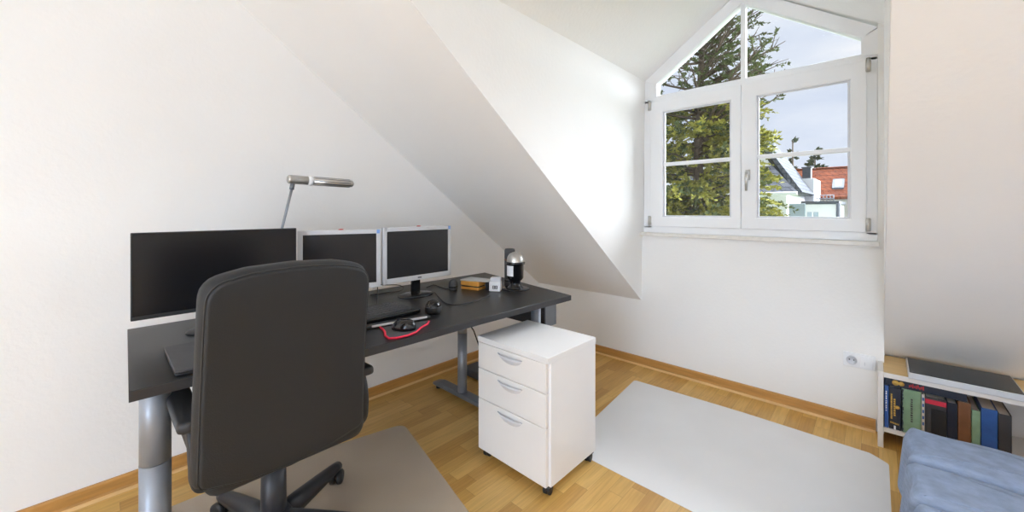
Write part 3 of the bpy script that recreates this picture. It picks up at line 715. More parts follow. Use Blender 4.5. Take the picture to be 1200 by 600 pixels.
# small black rounded speaker
c = on_z(531, 340, ZD)
sp = thing('desk_speaker', 'small rounded black speaker on the desk beside the end monitor', 'speaker', c)
b = NB(); add_lathe(b, [(0, 0.0005), (0.024, 0.0005), (0.027, 0.008), (0.028, 0.03), (0.025, 0.052), (0.017, 0.064), (0, 0.068)], (c.x, c.y, ZD), 28, squash=(0.85, 1)); link('shell', b, SLATE, sp)
b = NB(); add_lathe(b, [(0.0284, 0.018), (0.0289, 0.02), (0.0289, 0.024), (0.0284, 0.026)], (c.x, c.y, ZD), 28, squash=(0.85, 1)); link('groove_ring', b, BLACKG, sp)
# honey wooden box with a grey tray on it
wb = thing('wooden_box', 'small honey-coloured wooden box on the desk beside the dice calendar', 'box', (-1.84, 1.60, ZD))
q0 = on_z(540, 338.5, ZD); q1 = on_z(560.5, 340.9, ZD)
dd = (q1 - q0); Lb = dd.length; an = math.atan2(dd.y, dd.x); Mb = Matrix.Translation((q0.x, q0.y, 0)) @ Matrix.Rotation(an, 4, 'Z')
b = NB(); add_box(b, (0, 0, ZD+E_), (Lb, 0.085, ZD+0.017), 0.003); add_box(b, (0.0, -0.002, ZD+0.024), (Lb, 0.085, ZD+0.052), 0.004); xform(b, Mb); link('body', b, WOODBOX, wb)
b = NB(); add_box(b, (0.006, 0.003, ZD+0.015), (Lb-0.006, 0.08, ZD+0.026)); xform(b, Mb); link('shadow_gap', b, BLACKP, wb)
tr = thing('tray', 'thin pale grey tray lying on the honey wooden box', 'tray', (-1.82, 1.64, ZD+0.053))
b = NB(); add_prism(b, [tuple(p) for p in round_poly([(-0.006, -0.01), (Lb+0.055, 0.020), (Lb+0.060, 0.10), (0.0, 0.11)], 0.012)], ZD+0.0526, ZD+0.059, 'z', 0.002); xform(b, Mb); link('plate', b, GREYTRAY, tr)
b = NB(); add_box(b, (Lb+0.030, 0.035, ZD+E_), (Lb+0.050, 0.09, ZD+0.0524), 0.002); xform(b, Mb); link('support_block', b, BLACKP, tr)
# dice calendar
c = on_z(579.5, 341.8, ZD)
dc = thing('dice_calendar', 'white cube calendar with a lid on the desk beside the wooden box', 'calendar', c)
Md = Matrix.Translation((c.x, c.y, 0)) @ Matrix.Rotation(TH - 0.15, 4, 'Z')
b = NB(); add_box(b, (-0.034, 0.0, ZD+E_), (0.034, 0.062, ZD+0.058), 0.004); xform(b, Md); link('cube', b, WHITEP, dc)
b = NB(); add_box(b, (-0.028, 0.006, ZD+0.058), (0.033, 0.056, ZD+0.082), 0.004); xform(b, Md); link('lid', b, HANDLEM, dc)
b = NB()
for gx in (-0.010, 0.006):
    for seg in ((0, 0.016, 0.004, 0.036), (0.010, 0.016, 0.004, 0.036)): add_box(b, (gx+seg[0]-0.002, -0.0012, ZD+seg[1]), (gx+seg[0]+seg[2]-0.002, 0.0005, ZD+seg[3]))
    for zz in (0.016, 0.0245, 0.033): add_box(b, (gx-0.002, -0.0012, ZD+zz), (gx+0.012, 0.0005, ZD+zz+0.003))
xform(b, Md); link('printed_digits', b, BLACKP, dc)
# domed canister standing in for a helmet ornament, black column speaker behind it
c = on_z(604, 338.5, ZD)
cn = thing('canister_stand_in', 'plain black canister with a silver domed lid on a round stand, standing in for a helmet ornament', 'canister', c)
b = NB(); add_lathe(b, [(0, 0.0005), (0.088, 0.0005), (0.088, 0.005), (0.080, 0.008), (0, 0.008)], (c.x, c.y, ZD), 40); link('stand_disc', b, BLACKG, cn)
b = NB(); add_lathe(b, [(0.05, 0.008), (0.046, 0.016), (0.034, 0.022), (0.032, 0.050), (0.044, 0.062), (0.050, 0.070), (0.052, 0.15), (0.058, 0.155), (0.060, 0.166), (0.054, 0.170), (0, 0.170)], (c.x, c.y, ZD), 36); link('body', b, BLACKG, cn)
b = NB(); add_lathe(b, [(0.0545, 0.170), (0.054, 0.180), (0.050, 0.198), (0.038, 0.218), (0.018, 0.228), (0, 0.230)], (c.x, c.y, ZD), 36); link('lid', b, CHROME, cn)['label'] = 'silver domed lid'
b = NB()
for k in range(9):
    pass
def curved_plate(b, cx, cy, r, a0, a1, z0, z1, t=0.003, n=8):
    A = [[b.verts.new((cx+(r+o)*math.cos(a0+(a1-a0)*k/n), cy+(r+o)*math.sin(a0+(a1-a0)*k/n), z)) for k in range(n+1)] for o, z in ((0, z0), (t, z0), (t, z1), (0, z1))]
    for A0, B0 in zip(A, A[1:]+A[:1]):
        for k in range(n): f = b.faces.new((A0[k], A0[k+1], B0[k+1], B0[k]))
    b.faces.new([q[0] for q in A]); b.faces.new([q[n] for q in A])
    bmesh.ops.recalc_face_normals(b, faces=b.faces[:])
fa = math.atan2(-c.y, -c.x)
curved_plate(b, c.x, c.y, 0.052, fa-1.25, fa-0.25, ZD+0.085, ZD+0.148); link('label_panel', b, WHITEP, cn)['label'] = 'white label panel'
b = NB(); add_tube(b, [(c.x+0.056*math.cos(fa-2.0), c.y+0.056*math.sin(fa-2.0), ZD+0.172), (c.x+0.056*math.cos(fa-2.0)-0.012, c.y+0.056*math.sin(fa-2.0)-0.012, ZD+0.18)], 0.005, 8); link('lid_tab', b, BROWNB, cn)
c = Vector((-1.75, 1.842, ZD))
cs = thing('column_speaker', 'tall black cylindrical speaker standing behind the domed canister', 'speaker', c)
b = NB(); add_lathe(b, [(0, 0.0005), (0.033, 0.0005), (0.034, 0.006), (0.034, 0.215), (0.034, 0.228), (0.030, 0.238), (0, 0.24)], c, 32); link('body', b, SLATE, cs)
b = NB(); add_lathe(b, [(0.0343, 0.03), (0.0349, 0.032), (0.0349, 0.036), (0.0343, 0.038)], c, 32); link('band', b, BLACKG, cs)
# cables
z = ZD + 0.004
cable('monitor_cable', 'black cable hanging between the two silver-framed monitors', [(-1.935, 1.02, 0.96), (-1.93, 1.022, 0.88), (-1.925, 1.015, 0.80), (-1.90, 1.00, z), (-1.84, 0.97, z), (-1.79, 0.93, z+0.003)])
cable('desk_cable', 'black cable looping on the desk behind the keyboard', [on_z(434, 346, z), on_z(452, 343, z), on_z(468, 341, z), on_z(473, 337, z), on_z(466, 334, z), on_z(450, 334, z), on_z(440, 333, z)], 0.0025)
cable('power_cable', 'dark cable curving from the end monitor toward the wooden box', [on_z(509, 342, z), on_z(514, 348, z), on_z(522, 355, z), on_z(533, 357.3, z), on_z(547, 355.5, z), on_z(562, 351, z), on_z(574, 346.5, z)], 0.0025)
cable('speaker_cable', 'thin black cable running to the small rounded speaker', [on_z(500, 337, z), on_z(508, 334, z), on_z(515, 336, z), on_z(521, 338, z), on_z(526, 338.5, z)], 0.0022)
pg = thing('cable_plug', 'small white plug with a cable on the desk beside the chair back', 'plug', on_z(437, 341, ZD))
c = on_z(437.5, 340, ZD)
b = NB(); add_box(b, (c.x-0.012, c.y-0.012, ZD+E_), (c.x+0.012, c.y+0.012, ZD+0.05), 0.004, 3); link('body', b, WHITEP, pg)
b = NB(); add_tube(b, [(c.x, c.y, ZD+0.048), (c.x, c.y, ZD+0.072)], 0.006, 10); link('cable_collar', b, CABLE, pg)

# ---------------------------------------------------------------- bookcase, books, player
bk = thing('bookcase', 'low white bookcase with birch top under the roof slope by the socket', 'bookcase', (0.40, 2.93, 0))
bx0, bx1, by0, by1, bt = -0.004, 0.80, 2.762, 3.10, 0.388
boxpart('side_panel', (bx0, by0, 0.0), (bx0+0.022, by1, bt+0.004), CASEW, bk, 0.002)
boxpart('side_panel', (bx1-0.022, by0, 0.0), (bx1, by1, bt+0.004), CASEW, bk, 0.002)
boxpart('top_board', (bx0+0.022, by0+0.003, bt-0.020), (bx1-0.022, by1, bt-0.001), VENEER, bk, 0.001)['label'] = 'birch top board'
boxpart('front_rail', (bx0+0.022, by0, bt-0.024), (bx1-0.022, by0+0.006, bt), CASEW, bk, 0.001)
boxpart('bottom_board', (bx0+0.022, by0+0.002, 0.085), (bx1-0.022, by1, 0.105), CASEW, bk, 0.001)
boxpart('back_board', (bx0+0.022, by1-0.006, 0.085), (bx1-0.022, by1, bt-0.02), CASEW, bk, 0.0)
zb0 = 0.1055; yb = by0 + 0.012
def book(x0, x1, hgt, cover, label, dep=0.20, group='upright books in the low bookcase'):
    t = thing('book', label, 'book', ((x0+x1)/2, yb+dep/2, zb0), group)
    b = NB(); add_box(b, (x0, yb+0.0, zb0), (x1, yb+0.006, zb0+hgt), 0.002); add_box(b, (x0, yb+0.003, zb0), (x0+0.003, yb+dep, zb0+hgt)); add_box(b, (x1-0.003, yb+0.003, zb0), (x1, yb+dep, zb0+hgt)); link('cover', b, cover, t)
    boxpart('pages', (x0+0.003, yb+0.006, zb0+0.003), (x1-0.003, yb+dep-0.004, zb0+hgt-0.004), PAGES, t, 0)
    return t
k1 = book(0.022, 0.037, 0.215, BLUEB, 'blue paperback spine leftmost in the low bookcase')
b = NB()
for k in range(9): add_box(b, (0.026, yb-0.0012, zb0+0.085+k*0.012), (0.030, yb+0.001, zb0+0.091+k*0.012+0.003*(k % 2)))
link('spine_lettering', b, WHITEP, k1)
k2 = book(0.038, 0.082, 0.212, NAVY, 'thick navy book with gold lettering on the spine')
b = NB(); random.seed(3)
z = zb0 + 0.052
while z < zb0 + 0.175:
    hh = random.uniform(0.004, 0.009); add_box(b, (0.0445, yb-0.0012, z), (0.0505, yb+0.001, z+hh)); z += hh + 0.0022
z = zb0 + 0.07
while z < zb0 + 0.15:
    hh = random.uniform(0.006, 0.010); add_box(b, (0.055, yb-0.0012, z), (0.0625, yb+0.001, z+hh)); z += hh + 0.003
for i in range(6): add_box(b, (0.043+i*0.0055, yb-0.0012, zb0+0.030-i*0.0008), (0.047+i*0.0055, yb+0.001, zb0+0.038-i*0.0008))
link('gold_lettering', b, GOLD, k2)
b = NB(); add_lathe(b, [(0, 0), (0.009, 0.0), (0.009, 0.0012), (0, 0.0015)], (0, 0, 0), 16); xform(b, Matrix.Translation((0.069, yb+0.0004, zb0+0.115)) @ Matrix.Rotation(PI/2, 4, 'X')); link('gold_emblem', b, GOLD, k2)
b = NB(); add_box(b, (0.056, yb-0.0012, zb0+0.001), (0.063, yb+0.001, zb0+0.020)); link('publisher_mark', b, WHITEP, k2)
k3 = book(0.085, 0.152, 0.218, GREENB, 'thick sage green book with a frayed spine')
b = NB(); random.seed(9); z = zb0 + 0.06
while z < zb0 + 0.17:
    hh = random.uniform(0.005, 0.009); add_box(b, (0.116+random.uniform(-.001, .001), yb-0.0012, z), (0.123, yb+0.001, z+hh)); z += hh + 0.004
link('spine_lettering', b, GREYB, k3)
b = NB()
for i in range(26):
    z = zb0 + 0.004 + i*0.0081; add_box(b, (0.085, yb-0.0018, z), (0.085+random.uniform(0.002, 0.007), yb+0.001, z+0.0078))
link('frayed_edge', b, NAVY, k3)
k4 = book(0.154, 0.164, 0.210, PAGES, 'thin pale booklet with blue specks beside the green book')
b = NB()
for i in range(5): add_box(b, (0.156, yb-0.0012, zb0+0.06+i*0.03), (0.162, yb+0.001, zb0+0.075+i*0.03))
link('blue_specks', b, BLUEB, k4)
k5 = book(0.166, 0.235, 0.205, GREYB, 'charcoal book with a crimson band across the top')
boxpart('crimson_band', (0.1655, yb-0.0014, zb0+0.172), (0.2355, yb+0.002, zb0+0.194), PINK, k5, 0.0004)
boxpart('black_panel', (0.185, yb-0.0014, zb0+0.03), (0.2355, yb+0.002, zb0+0.150), BLACKP, k5, 0.0004)
for x0, x1, hh, m_, lb in ((0.237, 0.270, 0.20, NAVY, 'plain navy book next to the charcoal one with a crimson band'), (0.272, 0.312, 0.215, BROWNB, 'brown book between the plain navy and the narrow green book'),
                           (0.314, 0.340, 0.19, GREENB, 'narrow green book beside the brown book'), (0.342, 0.390, 0.21, BLUEB, 'wide blue book beside the narrow green book'), (0.392, 0.430, 0.20, GREYB, 'charcoal book at the far end of the row beside the wide blue book')):
    book(x0, x1, hh, m_, lb)
ly = thing('book', 'dark book lying flat on top of the upright books', 'book', (0.15, yb+0.1, zb0+0.2185))
b = NB(); z0 = zb0 + 0.2186; z1 = bt - 0.026
add_box(b, (0.024, yb+0.002, z0), (0.30, yb+0.006, z1), 0.001); add_box(b, (0.024, yb+0.003, z0), (0.30, yb+0.20, z0+0.003)); add_box(b, (0.024, yb+0.003, z1-0.003), (0.30, yb+0.20, z1)); link('cover', b, NAVY, ly)
boxpart('pages', (0.028, yb+0.006, z0+0.003), (0.296, yb+0.196, z1-0.003), PAGES, ly, 0)
b = NB(); zc = (z0+z1)/2
for x, r_ in ((0.062, 0.0135), (0.083, 0.011)):
    b2 = NB(); add_lathe(b2, [(0, 0), (r_, 0.0), (r_, 0.001), (0, 0.0014)], (0, 0, 0), 18); xform(b2, Matrix.Translation((x, yb+0.0024, zc)) @ Matrix.Rotation(PI/2, 4, 'X')); link('gold_medallion', b2, GOLD, ly)
for i in range(9):
    x = 0.110 + i*0.006; add_box(b, (x, yb+0.0008, zc-0.008+0.004*(i % 2)), (x+0.0035, yb+0.003, zc+0.004+0.004*(i % 3)))
link('red_lettering', b, RED, ly)
pl = thing('media_player', 'flat silver media player with a black top on the bookcase', 'media player', (0.25, 2.90, bt))
e0 = on_z(1064.5, 443.5, bt)
boxpart('chassis', (e0.x, e0.y, bt+0.0006), (e0.x+0.36, 3.02, bt+0.030), SILVERB, pl, 0.003)
boxpart('top_plate', (e0.x+0.005, e0.y+0.006, bt+0.0295), (e0.x+0.355, 3.015, bt+0.032), BLACKG, pl, 0.001)['label'] = 'glossy black top plate'

# ---------------------------------------------------------------- sofa
sf = thing('sofa', 'blue woven fabric sofa seat with tufted folds beside the bookcase', 'sofa', (0.60, 1.70, 0))
b = NB(); add_box(b, (0.105, 0.98, 0.004), (1.12, 2.275, 0.115), 0.02, 3); link('base', b, BLUEF, sf)
ys_ = [2.285, 2.005, 1.735, 1.465, 1.195, 0.97]
for i in range(5):
    y1_, y0_ = ys_[i], ys_[i+1]
    o2 = resample(round_poly([(0.082, y0_+0.001), (1.14, y0_+0.001), (1.14, y1_-0.001), (0.082, y1_-0.001)], 0.012), 90)
    def PS(a, c, t, i=i):
        k = (t-0.10)/0.235
        bulge = -0.022*math.sin(max(0, min(1, 1-k))*PI*0.62) if a < 0.3 else 0.0
        return Vector((a + bulge + 0.006*math.sin(c*31), c, t + (0.010 if i == 0 else 0.0)*k + 0.003*math.sin(a*23+c*17)))
    b = NB(); add_pad(b, o2, 0.10, 0.330, 0.030, PS, 5, 0.012); link('cushion', b, BLUEF, sf)

# ---------------------------------------------------------------- ceiling panel added for fill light (unseen, behind the viewer)
FILLM = emit_mat('fill_diffuser', (0.765, 0.935, 1.18, 1), 3.2)
for i, (x, y, w, d_, lb) in enumerate(((1.60, -1.90, 1.5, 1.2, 'white ceiling panel lamp added as unseen fill light over the middle of the room'),)):
    cl = thing('ceiling_fill_lamp', lb, 'fill lamp', (x, y, ZC))
    b = NB(); ringz = (ZC-0.06, ZC-0.0005)
    for lo, hi in (((x-w/2, y-d_/2), (x+w/2, y-d_/2+0.02)), ((x-w/2, y+d_/2-0.02), (x+w/2, y+d_/2)), ((x-w/2, y-d_/2), (x-w/2+0.02, y+d_/2)), ((x+w/2-0.02, y-d_/2), (x+w/2, y+d_/2))):
        add_box(b, lo + (ringz[0],), hi + (ringz[1],), 0.002)
    link('housing', b, WHITEP, cl)
    boxpart('diffuser', (x-w/2+0.02, y-d_/2+0.02, ZC-0.055), (x+w/2-0.02, y+d_/2-0.02, ZC-0.045), FILLM, cl, 0)

# tall paper lantern added as unseen fill light behind the viewer
FILLPAPER = emit_mat('fill_lantern_paper', (0.74, 0.93, 1.21, 1), 9.3)
fx, fy_ = 0.60, -2.85
fl = thing('lantern_fill_lamp', 'tall white paper lantern added as unseen fill light on the open floor', 'floor lamp', (fx, fy_, 0))
b = NB(); add_lathe(b, [(0, 0.0), (0.18, 0.0), (0.18, 0.015), (0.02, 0.025), (0.012, 0.03), (0.012, 0.17), (0, 0.17)], (fx, fy_, 0), 28); link('lamp_base', b, CHROME, fl)
b = NB()
pr_ = [(0.0, 0.15), (0.30, 0.16)]
for k in range(25):
    z_ = 0.17 + 1.4*k/24; pr_.append((0.46 + 0.02*math.sin(PI*k/24) + 0.006*(k % 2), z_))
pr_ += [(0.30, 1.58), (0.0, 1.59)]
add_lathe(b, pr_, (fx, fy_, 0), 36); link('paper_shade', b, FILLPAPER, fl)

# ---------------------------------------------------------------- outside
b = NB(); add_box(b, (-70, 3.6, -6.6), (60, 110, -6.2)); struct('ground', b, GROUNDM)
def mesh_pydata(name, V, Fc, m, parent):
    o0 = ORG[parent.name]; me = bpy.data.meshes.new(name); me.from_pydata([(v[0]-o0.x, v[1]-o0.y, v[2]-o0.z) for v in V], [], Fc); me.update()
    me.materials.append(m); o = bpy.data.objects.new(name, me); COL.objects.link(o); o.parent = parent; ORG[o.name] = o0; return o
def spray(V, Fc, p, d, L, n, size, rnd, spread=0.55, droop=0.25):
    """needle tufts along a twig"""
    for k in range(n):
        s = rnd.random(); c = p + d*L*s + Vector((0, 0, -droop*L*s*s))
        q = (d + Vector((rnd.uniform(-1, 1), rnd.uniform(-1, 1), rnd.uniform(-0.7, 0.7)))*spread*1.6).normalized()
        w = q.cross(Vector((rnd.uniform(-1, 1), rnd.uniform(-1, 1), rnd.uniform(-1, 1)))).normalized()
        l = size*rnd.uniform(0.7, 1.5); h = size*rnd.uniform(0.16, 0.3)
        i = len(V); V += [c - w*h, c + q*l*0.5 - w*h*1.2, c + q*l, c + q*l*0.5 + w*h*1.2]; Fc.append((i, i+1, i+2, i+3))
tx, ty = -2.95, 9.2
tree = thing('conifer_tree', 'tall olive-green conifer close outside the dormer window', 'tree', (tx, ty, -6.2))
b = NB(); add_tube(b, [(tx, ty, -6.2), (tx+0.05, ty, -1), (tx, ty+0.03, 2.5), (tx+0.10, ty, 5.2), (tx+0.06, ty, 8.2)], [0.28, 0.18, 0.09, 0.05, 0.015], 14); link('trunk', b, BARK, tree)
rnd = random.Random(21); V, Fc, V2, Fc2 = [], [], [], []; bb = NB()
# dense lower crown
for i in range(300):
    z = rnd.uniform(-2.6, 3.5); s = (z + 2.6) / 6.1
    R_ = (2.15 - 1.05*s**1.3) * rnd.uniform(0.72, 1.04); a = rnd.uniform(0, 2*PI)
    d_ = Vector((math.cos(a), math.sin(a), rnd.uniform(0.0, 0.28))).normalized(); p0 = Vector((tx, ty, z))
    add_tube(bb, [p0, p0 + d_*R_*0.5, p0 + d_*R_ + Vector((0, 0, -0.18*R_))], [0.03, 0.018, 0.006], 5)
    for k in range(24):
        s2 = rnd.uniform(0.10, 1.0); c = p0 + d_*R_*s2 + Vector((0, 0, -0.18*R_*s2*s2))
        dd_ = (d_ + Vector((rnd.uniform(-1, 1), rnd.uniform(-1, 1), rnd.uniform(-0.35, 0.35)))*0.8).normalized()
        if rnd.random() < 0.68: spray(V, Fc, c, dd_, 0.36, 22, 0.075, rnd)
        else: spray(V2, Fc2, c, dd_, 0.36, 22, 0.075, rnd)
# open upper crown: long bare limbs with tufts
for i in range(105):
    z = rnd.uniform(3.3, 7.9); s = (z-3.3)/4.6
    R_ = (2.2 - 1.75*s) * rnd.uniform(0.5, 1.05); a = rnd.uniform(-0.9, 0.9) if i % 2 else rnd.uniform(0, 2*PI)
    d_ = Vector((math.cos(a), math.sin(a), rnd.uniform(0.22, 0.62))).normalized(); p0 = Vector((tx+0.04, ty, z-0.6))
    pm = p0 + d_*R_*0.55 + Vector((0, 0, -0.04)); p1 = p0 + d_*R_
    add_tube(bb, [p0, pm, p1], [0.035, 0.022, 0.006], 5)
    for k in range(11):
        s2 = rnd.uniform(0.25, 1.0); c = p0 + d_*R_*s2
        dd_ = (d_*0.7 + Vector((rnd.uniform(-1, 1), rnd.uniform(-1, 1), rnd.uniform(-0.5, 0.6)))).normalized(); L2 = rnd.uniform(0.14, 0.36)
        add_tube(bb, [c, c + dd_*L2], [0.010, 0.004], 4)
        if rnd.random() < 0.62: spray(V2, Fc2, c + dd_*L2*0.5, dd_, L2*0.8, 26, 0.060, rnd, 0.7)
link('branches', bb, BARK, tree)
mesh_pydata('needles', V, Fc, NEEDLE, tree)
mesh_pydata('dark_needles', V2, Fc2, NEEDLE2, tree)['label'] = 'darker green needles'  # darker green needles, mixed in at random below and on the upper tufts

# grey slate house behind the conifer
YH = 21.0
def oy(u, v, y=YH): p = on_y(u, v, y); return p
gh = thing('grey_roof_house', 'house with a steep grey slate roof behind the conifer', 'house', oy(905, 246) - Vector((0, 0, 7.4)))
depth_ = 5.0; g_e1 = oy(952, 226, YH+depth_); g_r = oy(886, 140, YH+depth_); g_base = -6.2
b = NB(); xe, ze, xr, zr = g_e1.x, g_e1.z, g_r.x, g_r.z
sl_ = (zr - ze)/(xe - xr)
for sx in (1,):
    pts = [(xe+0.15, ze-0.12), (xr, zr), (2*xr-xe-0.15, ze-0.12), (2*xr-xe+0.1, ze-0.12), (xr, zr-0.28), (xe-0.1, ze-0.12)]
    add_prism(b, [(xe+0.15, ze-0.12), (xr, zr), (xr, zr-0.22), (xe-0.02, ze-0.22)], YH, YH+depth_, 'y')
    add_prism(b, [(2*xr-xe-0.15, ze-0.12), (xr, zr), (xr, zr-0.22), (2*xr-xe+0.02, ze-0.22)], YH, YH+depth_, 'y')
link('roof', b, SLATEROOF, gh)
# lower half-hip apron roof over the front
b = NB(); fy = YH - 1.3
A_ = [Vector((xe+0.12, fy, ze-0.14)), Vector((2*xr-xe, fy, ze-0.14)), Vector((2*xr-xe+1.0, YH+0.02, ze+1.1)), Vector((xe-0.95, YH+0.02, ze+1.1))]
slab(b, A_, (0, 0, -0.10)); link('apron_roof', b, SLATEROOF, gh)
b = NB(); add_box(b, (2*xr-xe, fy-0.10, ze-0.30), (xe+0.14, fy+0.05, ze-0.15), 0.03); link('gutter', b, WHITEP, gh)
b = NB(); add_prism(b, [(2*xr-xe+0.3, g_base), (xe-0.25, g_base), (xe-0.25, ze-0.2), (xr, zr-0.4), (2*xr-xe+0.3, ze-0.2)], YH+0.05, YH+depth_-0.2, 'y'); add_box(b, (2*xr-xe+0.3, fy+0.15, g_base), (xe-0.25, YH+0.1, ze-0.22)); link('wall', b, RENDERW, gh)
q = oy(934, 240, fy+0.15)
boxpart('window', (q.x-0.28, fy+0.11, q.z-0.55), (q.x+0.28, fy+0.16, q.z+0.05), PANEG, gh, 0.01)
# white flat-roofed block
YW = 24.0
wh = thing('white_block_house', 'white flat-roofed house block in front of the red tiled roof', 'house', Vector((oy(972, 246, YW).x, YW+2, -6.2)))
p0, p1 = oy(940, 236.5, YW), oy(981, 236.5, YW)
boxpart('lower_block', (p0.x, YW, -6.2), (p1.x+0.0, YW+5, p0.z-0.12), RENDERW, wh, 0.01)
boxpart('roof_edge', (p0.x-0.08, YW-0.1, p0.z-0.13), (p1.x+0.08, YW+5, p0.z+0.02), DARKM, wh, 0.01)
t0, t1 = oy(926, 210, YW+1.4), oy(954, 210, YW+1.4)
boxpart('upper_block', (t0.x, YW+1.4, p0.z-0.3), (t1.x, YW+4.5, t0.z), RENDERW, wh, 0.01)
c0, c1 = oy(939.5, 196.5, YW+1.3), oy(949.5, 211, YW+1.3)
boxpart('chimney', (c0.x, YW+1.5, c1.z-0.05), (c1.x, YW+2.1, c0.z), DARKM, wh, 0.02)
boxpart('chimney_cap', (c0.x-0.04, YW+1.46, c0.z-0.01), (c1.x+0.04, YW+2.14, c0.z+0.05), DARKM, wh, 0.01)
for u0, u1, v0, v1 in ((946, 959, 248.5, 262),):
    a0, a1 = oy(u0, v0, YW), oy(u1, v1, YW)
    w_ = boxpart('window', (a0.x, YW-0.04, a1.z), (a1.x, YW+0.05, a0.z), PANEG, wh, 0.01)
    boxpart('window_post', ((a0.x+a1.x)/2-0.03, YW-0.07, a1.z), ((a0.x+a1.x)/2+0.03, YW-0.03, a0.z), WHITEP, w_, 0.005)
b = NB(); r0, r1 = oy(957, 229, YW+0.4), oy(977, 229, YW+0.4)
for k in range(6):
    x = r0.x + (r1.x-r0.x)*k/5; add_tube(b, [(x, YW+0.4, p0.z), (x, YW+0.4, r0.z)], 0.022, 6)
for zz in (r0.z, (r0.z+p0.z)/2): add_tube(b, [(r0.x, YW+0.4, zz), (r1.x, YW+0.4, zz)], 0.025, 6)
link('roof_railing', b, LEGM, wh)
d0 = oy(982.5, 238, YW-0.1)
b = NB(); add_tube(b, [(d0.x, YW-0.1, d0.z), (d0.x, YW-0.1, -6.2)], 0.09, 10); link('downpipe', b, DARKM, wh)
# red tiled house
YR = 30.0
rh = thing('red_roof_house', 'house with a red clay tiled roof and a skylight', 'house', Vector((oy(985, 246, YR).x, YR+3, -6.2)))
e0, e1, tz = oy(922, 231.5, YR), oy(1045, 231.5, YR), oy(960, 198, YR+2.6).z
b = NB(); slab(b, [(e0.x, YR, e0.z), (e1.x, YR, e0.z), (e1.x, YR+2.6, tz), (e0.x, YR+2.6, tz)], (0, 0, -0.16)); slab(b, [(e0.x, YR+5.2, e0.z), (e1.x, YR+5.2, e0.z), (e1.x, YR+2.6, tz), (e0.x, YR+2.6, tz)], (0, 0, -0.16)); link('roof', b, TILEROOF, rh)
b = NB(); add_tube(b, [(e0.x, YR+2.6, tz), (e1.x, YR+2.6, tz)], 0.09, 8); link('ridge_tiles', b, TILEROOF, rh)
b = NB(); add_prism(b, [(YR+0.25, -6.2), (YR+4.95, -6.2), (YR+4.95, e0.z), (YR+2.6, tz-0.25), (YR+0.25, e0.z)], e0.x+0.1, e1.x-0.1, 'x'); link('wall', b, RENDERG, rh)
sl_r = (tz - e0.z)/2.6
sw = oy(975.5, 219.5, YR+1.05); sw2 = oy(989.5, 219.5, YR+1.05)
b = NB(); yy0, yy1 = YR+0.62, YR+1.42
slab(b, [(sw.x, yy0, e0.z+sl_r*0.62+0.10), (sw2.x, yy0, e0.z+sl_r*0.62+0.10), (sw2.x, yy1, e0.z+sl_r*1.42+0.10), (sw.x, yy1, e0.z+sl_r*1.42+0.10)], (0, 0, -0.14)); sk_ = link('skylight', b, DARKM, rh)
b = NB(); slab(b, [(sw.x+0.13, yy0+0.10, e0.z+sl_r*0.72+0.125), (sw2.x-0.13, yy0+0.10, e0.z+sl_r*0.72+0.125), (sw2.x-0.13, yy1-0.12, e0.z+sl_r*1.30+0.125), (sw.x+0.13, yy1-0.12, e0.z+sl_r*1.30+0.125)], (0, 0, -0.02)); link('pane', b, PANEG, sk_)
# far trees
def far_tree(u, vtop, y, w, label, name, thin=False):
    top = oy(u, vtop, y); t = thing(name, label, 'tree', Vector((top.x, y, -6.2)), 'trees beyond the roofs')
    b = NB(); add_tube(b, [(top.x, y, -6.2), (top.x, y, top.z-0.1)], [0.22, 0.04], 8); link('trunk', b, BARK, t)
    r_ = random.Random(int(u)); V, Fc = [], []
    hh = 4.2
    for i in range(60 if not thin else 26):
        z = top.z - hh*r_.random()**0.8; s = (top.z - z)/hh
        a = r_.uniform(0, 2*PI); R_ = w*(0.25+0.9*s**0.6)*r_.uniform(0.4, 1)
        if thin: R_ = w*r_.uniform(0.2, 1.0)*(0.3+s)
        spray(V, Fc, Vector((top.x, y, z)), Vector((math.cos(a), math.sin(a), 0.15 if not thin else 0.5)).normalized(), R_, 16 if not thin else 7, 0.32, r_)
    mesh_pydata('foliage', V, Fc, FARTREE, t)
far_tree(955, 174, 40, 0.85, 'dark rounded tree behind the red tiled roof', 'far_tree')
far_tree(929, 164, 36, 0.55, 'thin bare-topped tree rising behind the chimney', 'far_tree', True)
far_tree(912, 196, 33, 0.8, 'bushy dark tree between conifer and chimney', 'far_tree')

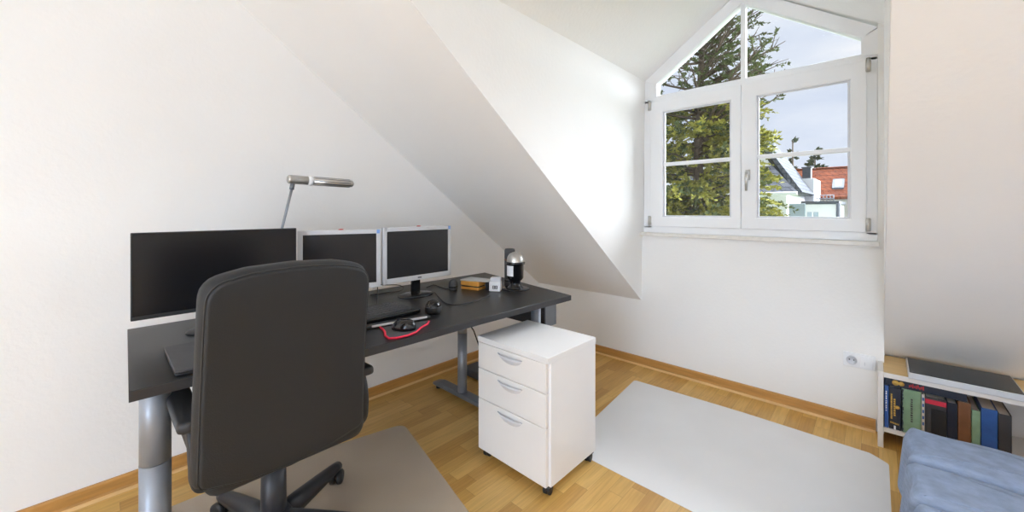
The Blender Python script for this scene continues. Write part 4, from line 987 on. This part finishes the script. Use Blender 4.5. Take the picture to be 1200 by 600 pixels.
# ---------------------------------------------------------------- sky and daylight
w = bpy.data.worlds.new('sky'); SC.world = w; w.use_nodes = True; nt = w.node_tree
bg = nt.nodes['Background']; tc = N(nt, 'ShaderNodeTexCoord'); mp = N(nt, 'ShaderNodeMapping'); mp.inputs['Scale'].default_value = (1.6, 1.6, 5.5); mp.inputs['Location'].default_value = (0.6, 0.2, 0.35)
nz = N(nt, 'ShaderNodeTexNoise'); nz.inputs['Scale'].default_value = 1.7; nz.inputs['Detail'].default_value = 6; nz.inputs['Roughness'].default_value = 0.5
rp = N(nt, 'ShaderNodeValToRGB'); e = rp.color_ramp.elements
e[0].position = 0.36; e[0].color = rgb((204, 215, 234)); e[1].position = 0.66; e[1].color = rgb((240, 242, 246)); k = e.new(0.5); k.color = rgb((219, 227, 240))
nt.links.new(tc.outputs['Generated'], mp.inputs['Vector']); nt.links.new(mp.outputs[0], nz.inputs['Vector']); nt.links.new(nz.outputs['Fac'], rp.inputs['Fac'])
nt.links.new(rp.outputs['Color'], bg.inputs['Color']); bg.inputs['Strength'].default_value = 1.0
su = bpy.data.lights.new('hazy_sun', 'SUN'); su.energy = 23.0; su.angle = math.radians(90); su.color = (0.90, 0.975, 1.06)
so_ = bpy.data.objects.new('hazy_sun', su); COL.objects.link(so_)
so_.rotation_euler = Vector((-0.40, -0.66, -0.74)).to_track_quat('-Z', 'Y').to_euler()

# ---------------------------------------------------------------- camera
cam = bpy.data.cameras.new('camera'); cam.sensor_width = 36.0; cam.lens = F/1200*36.0; cam.shift_y = -(300-CV)/1200; cam.clip_start = 0.02; cam.clip_end = 300
co = bpy.data.objects.new('camera', cam); COL.objects.link(co); co.location = (0, 0, H); co.rotation_euler = (PI/2, 0, TH)
SC.camera = co
SC.view_settings.view_transform = 'Standard'; SC.view_settings.look = 'None'; SC.view_settings.exposure = 0.13; SC.view_settings.gamma = 1.0; SC.view_settings.use_curve_mapping = False
SC.cycles.max_bounces = 12; SC.cycles.diffuse_bounces = 8; SC.cycles.transparent_max_bounces = 16
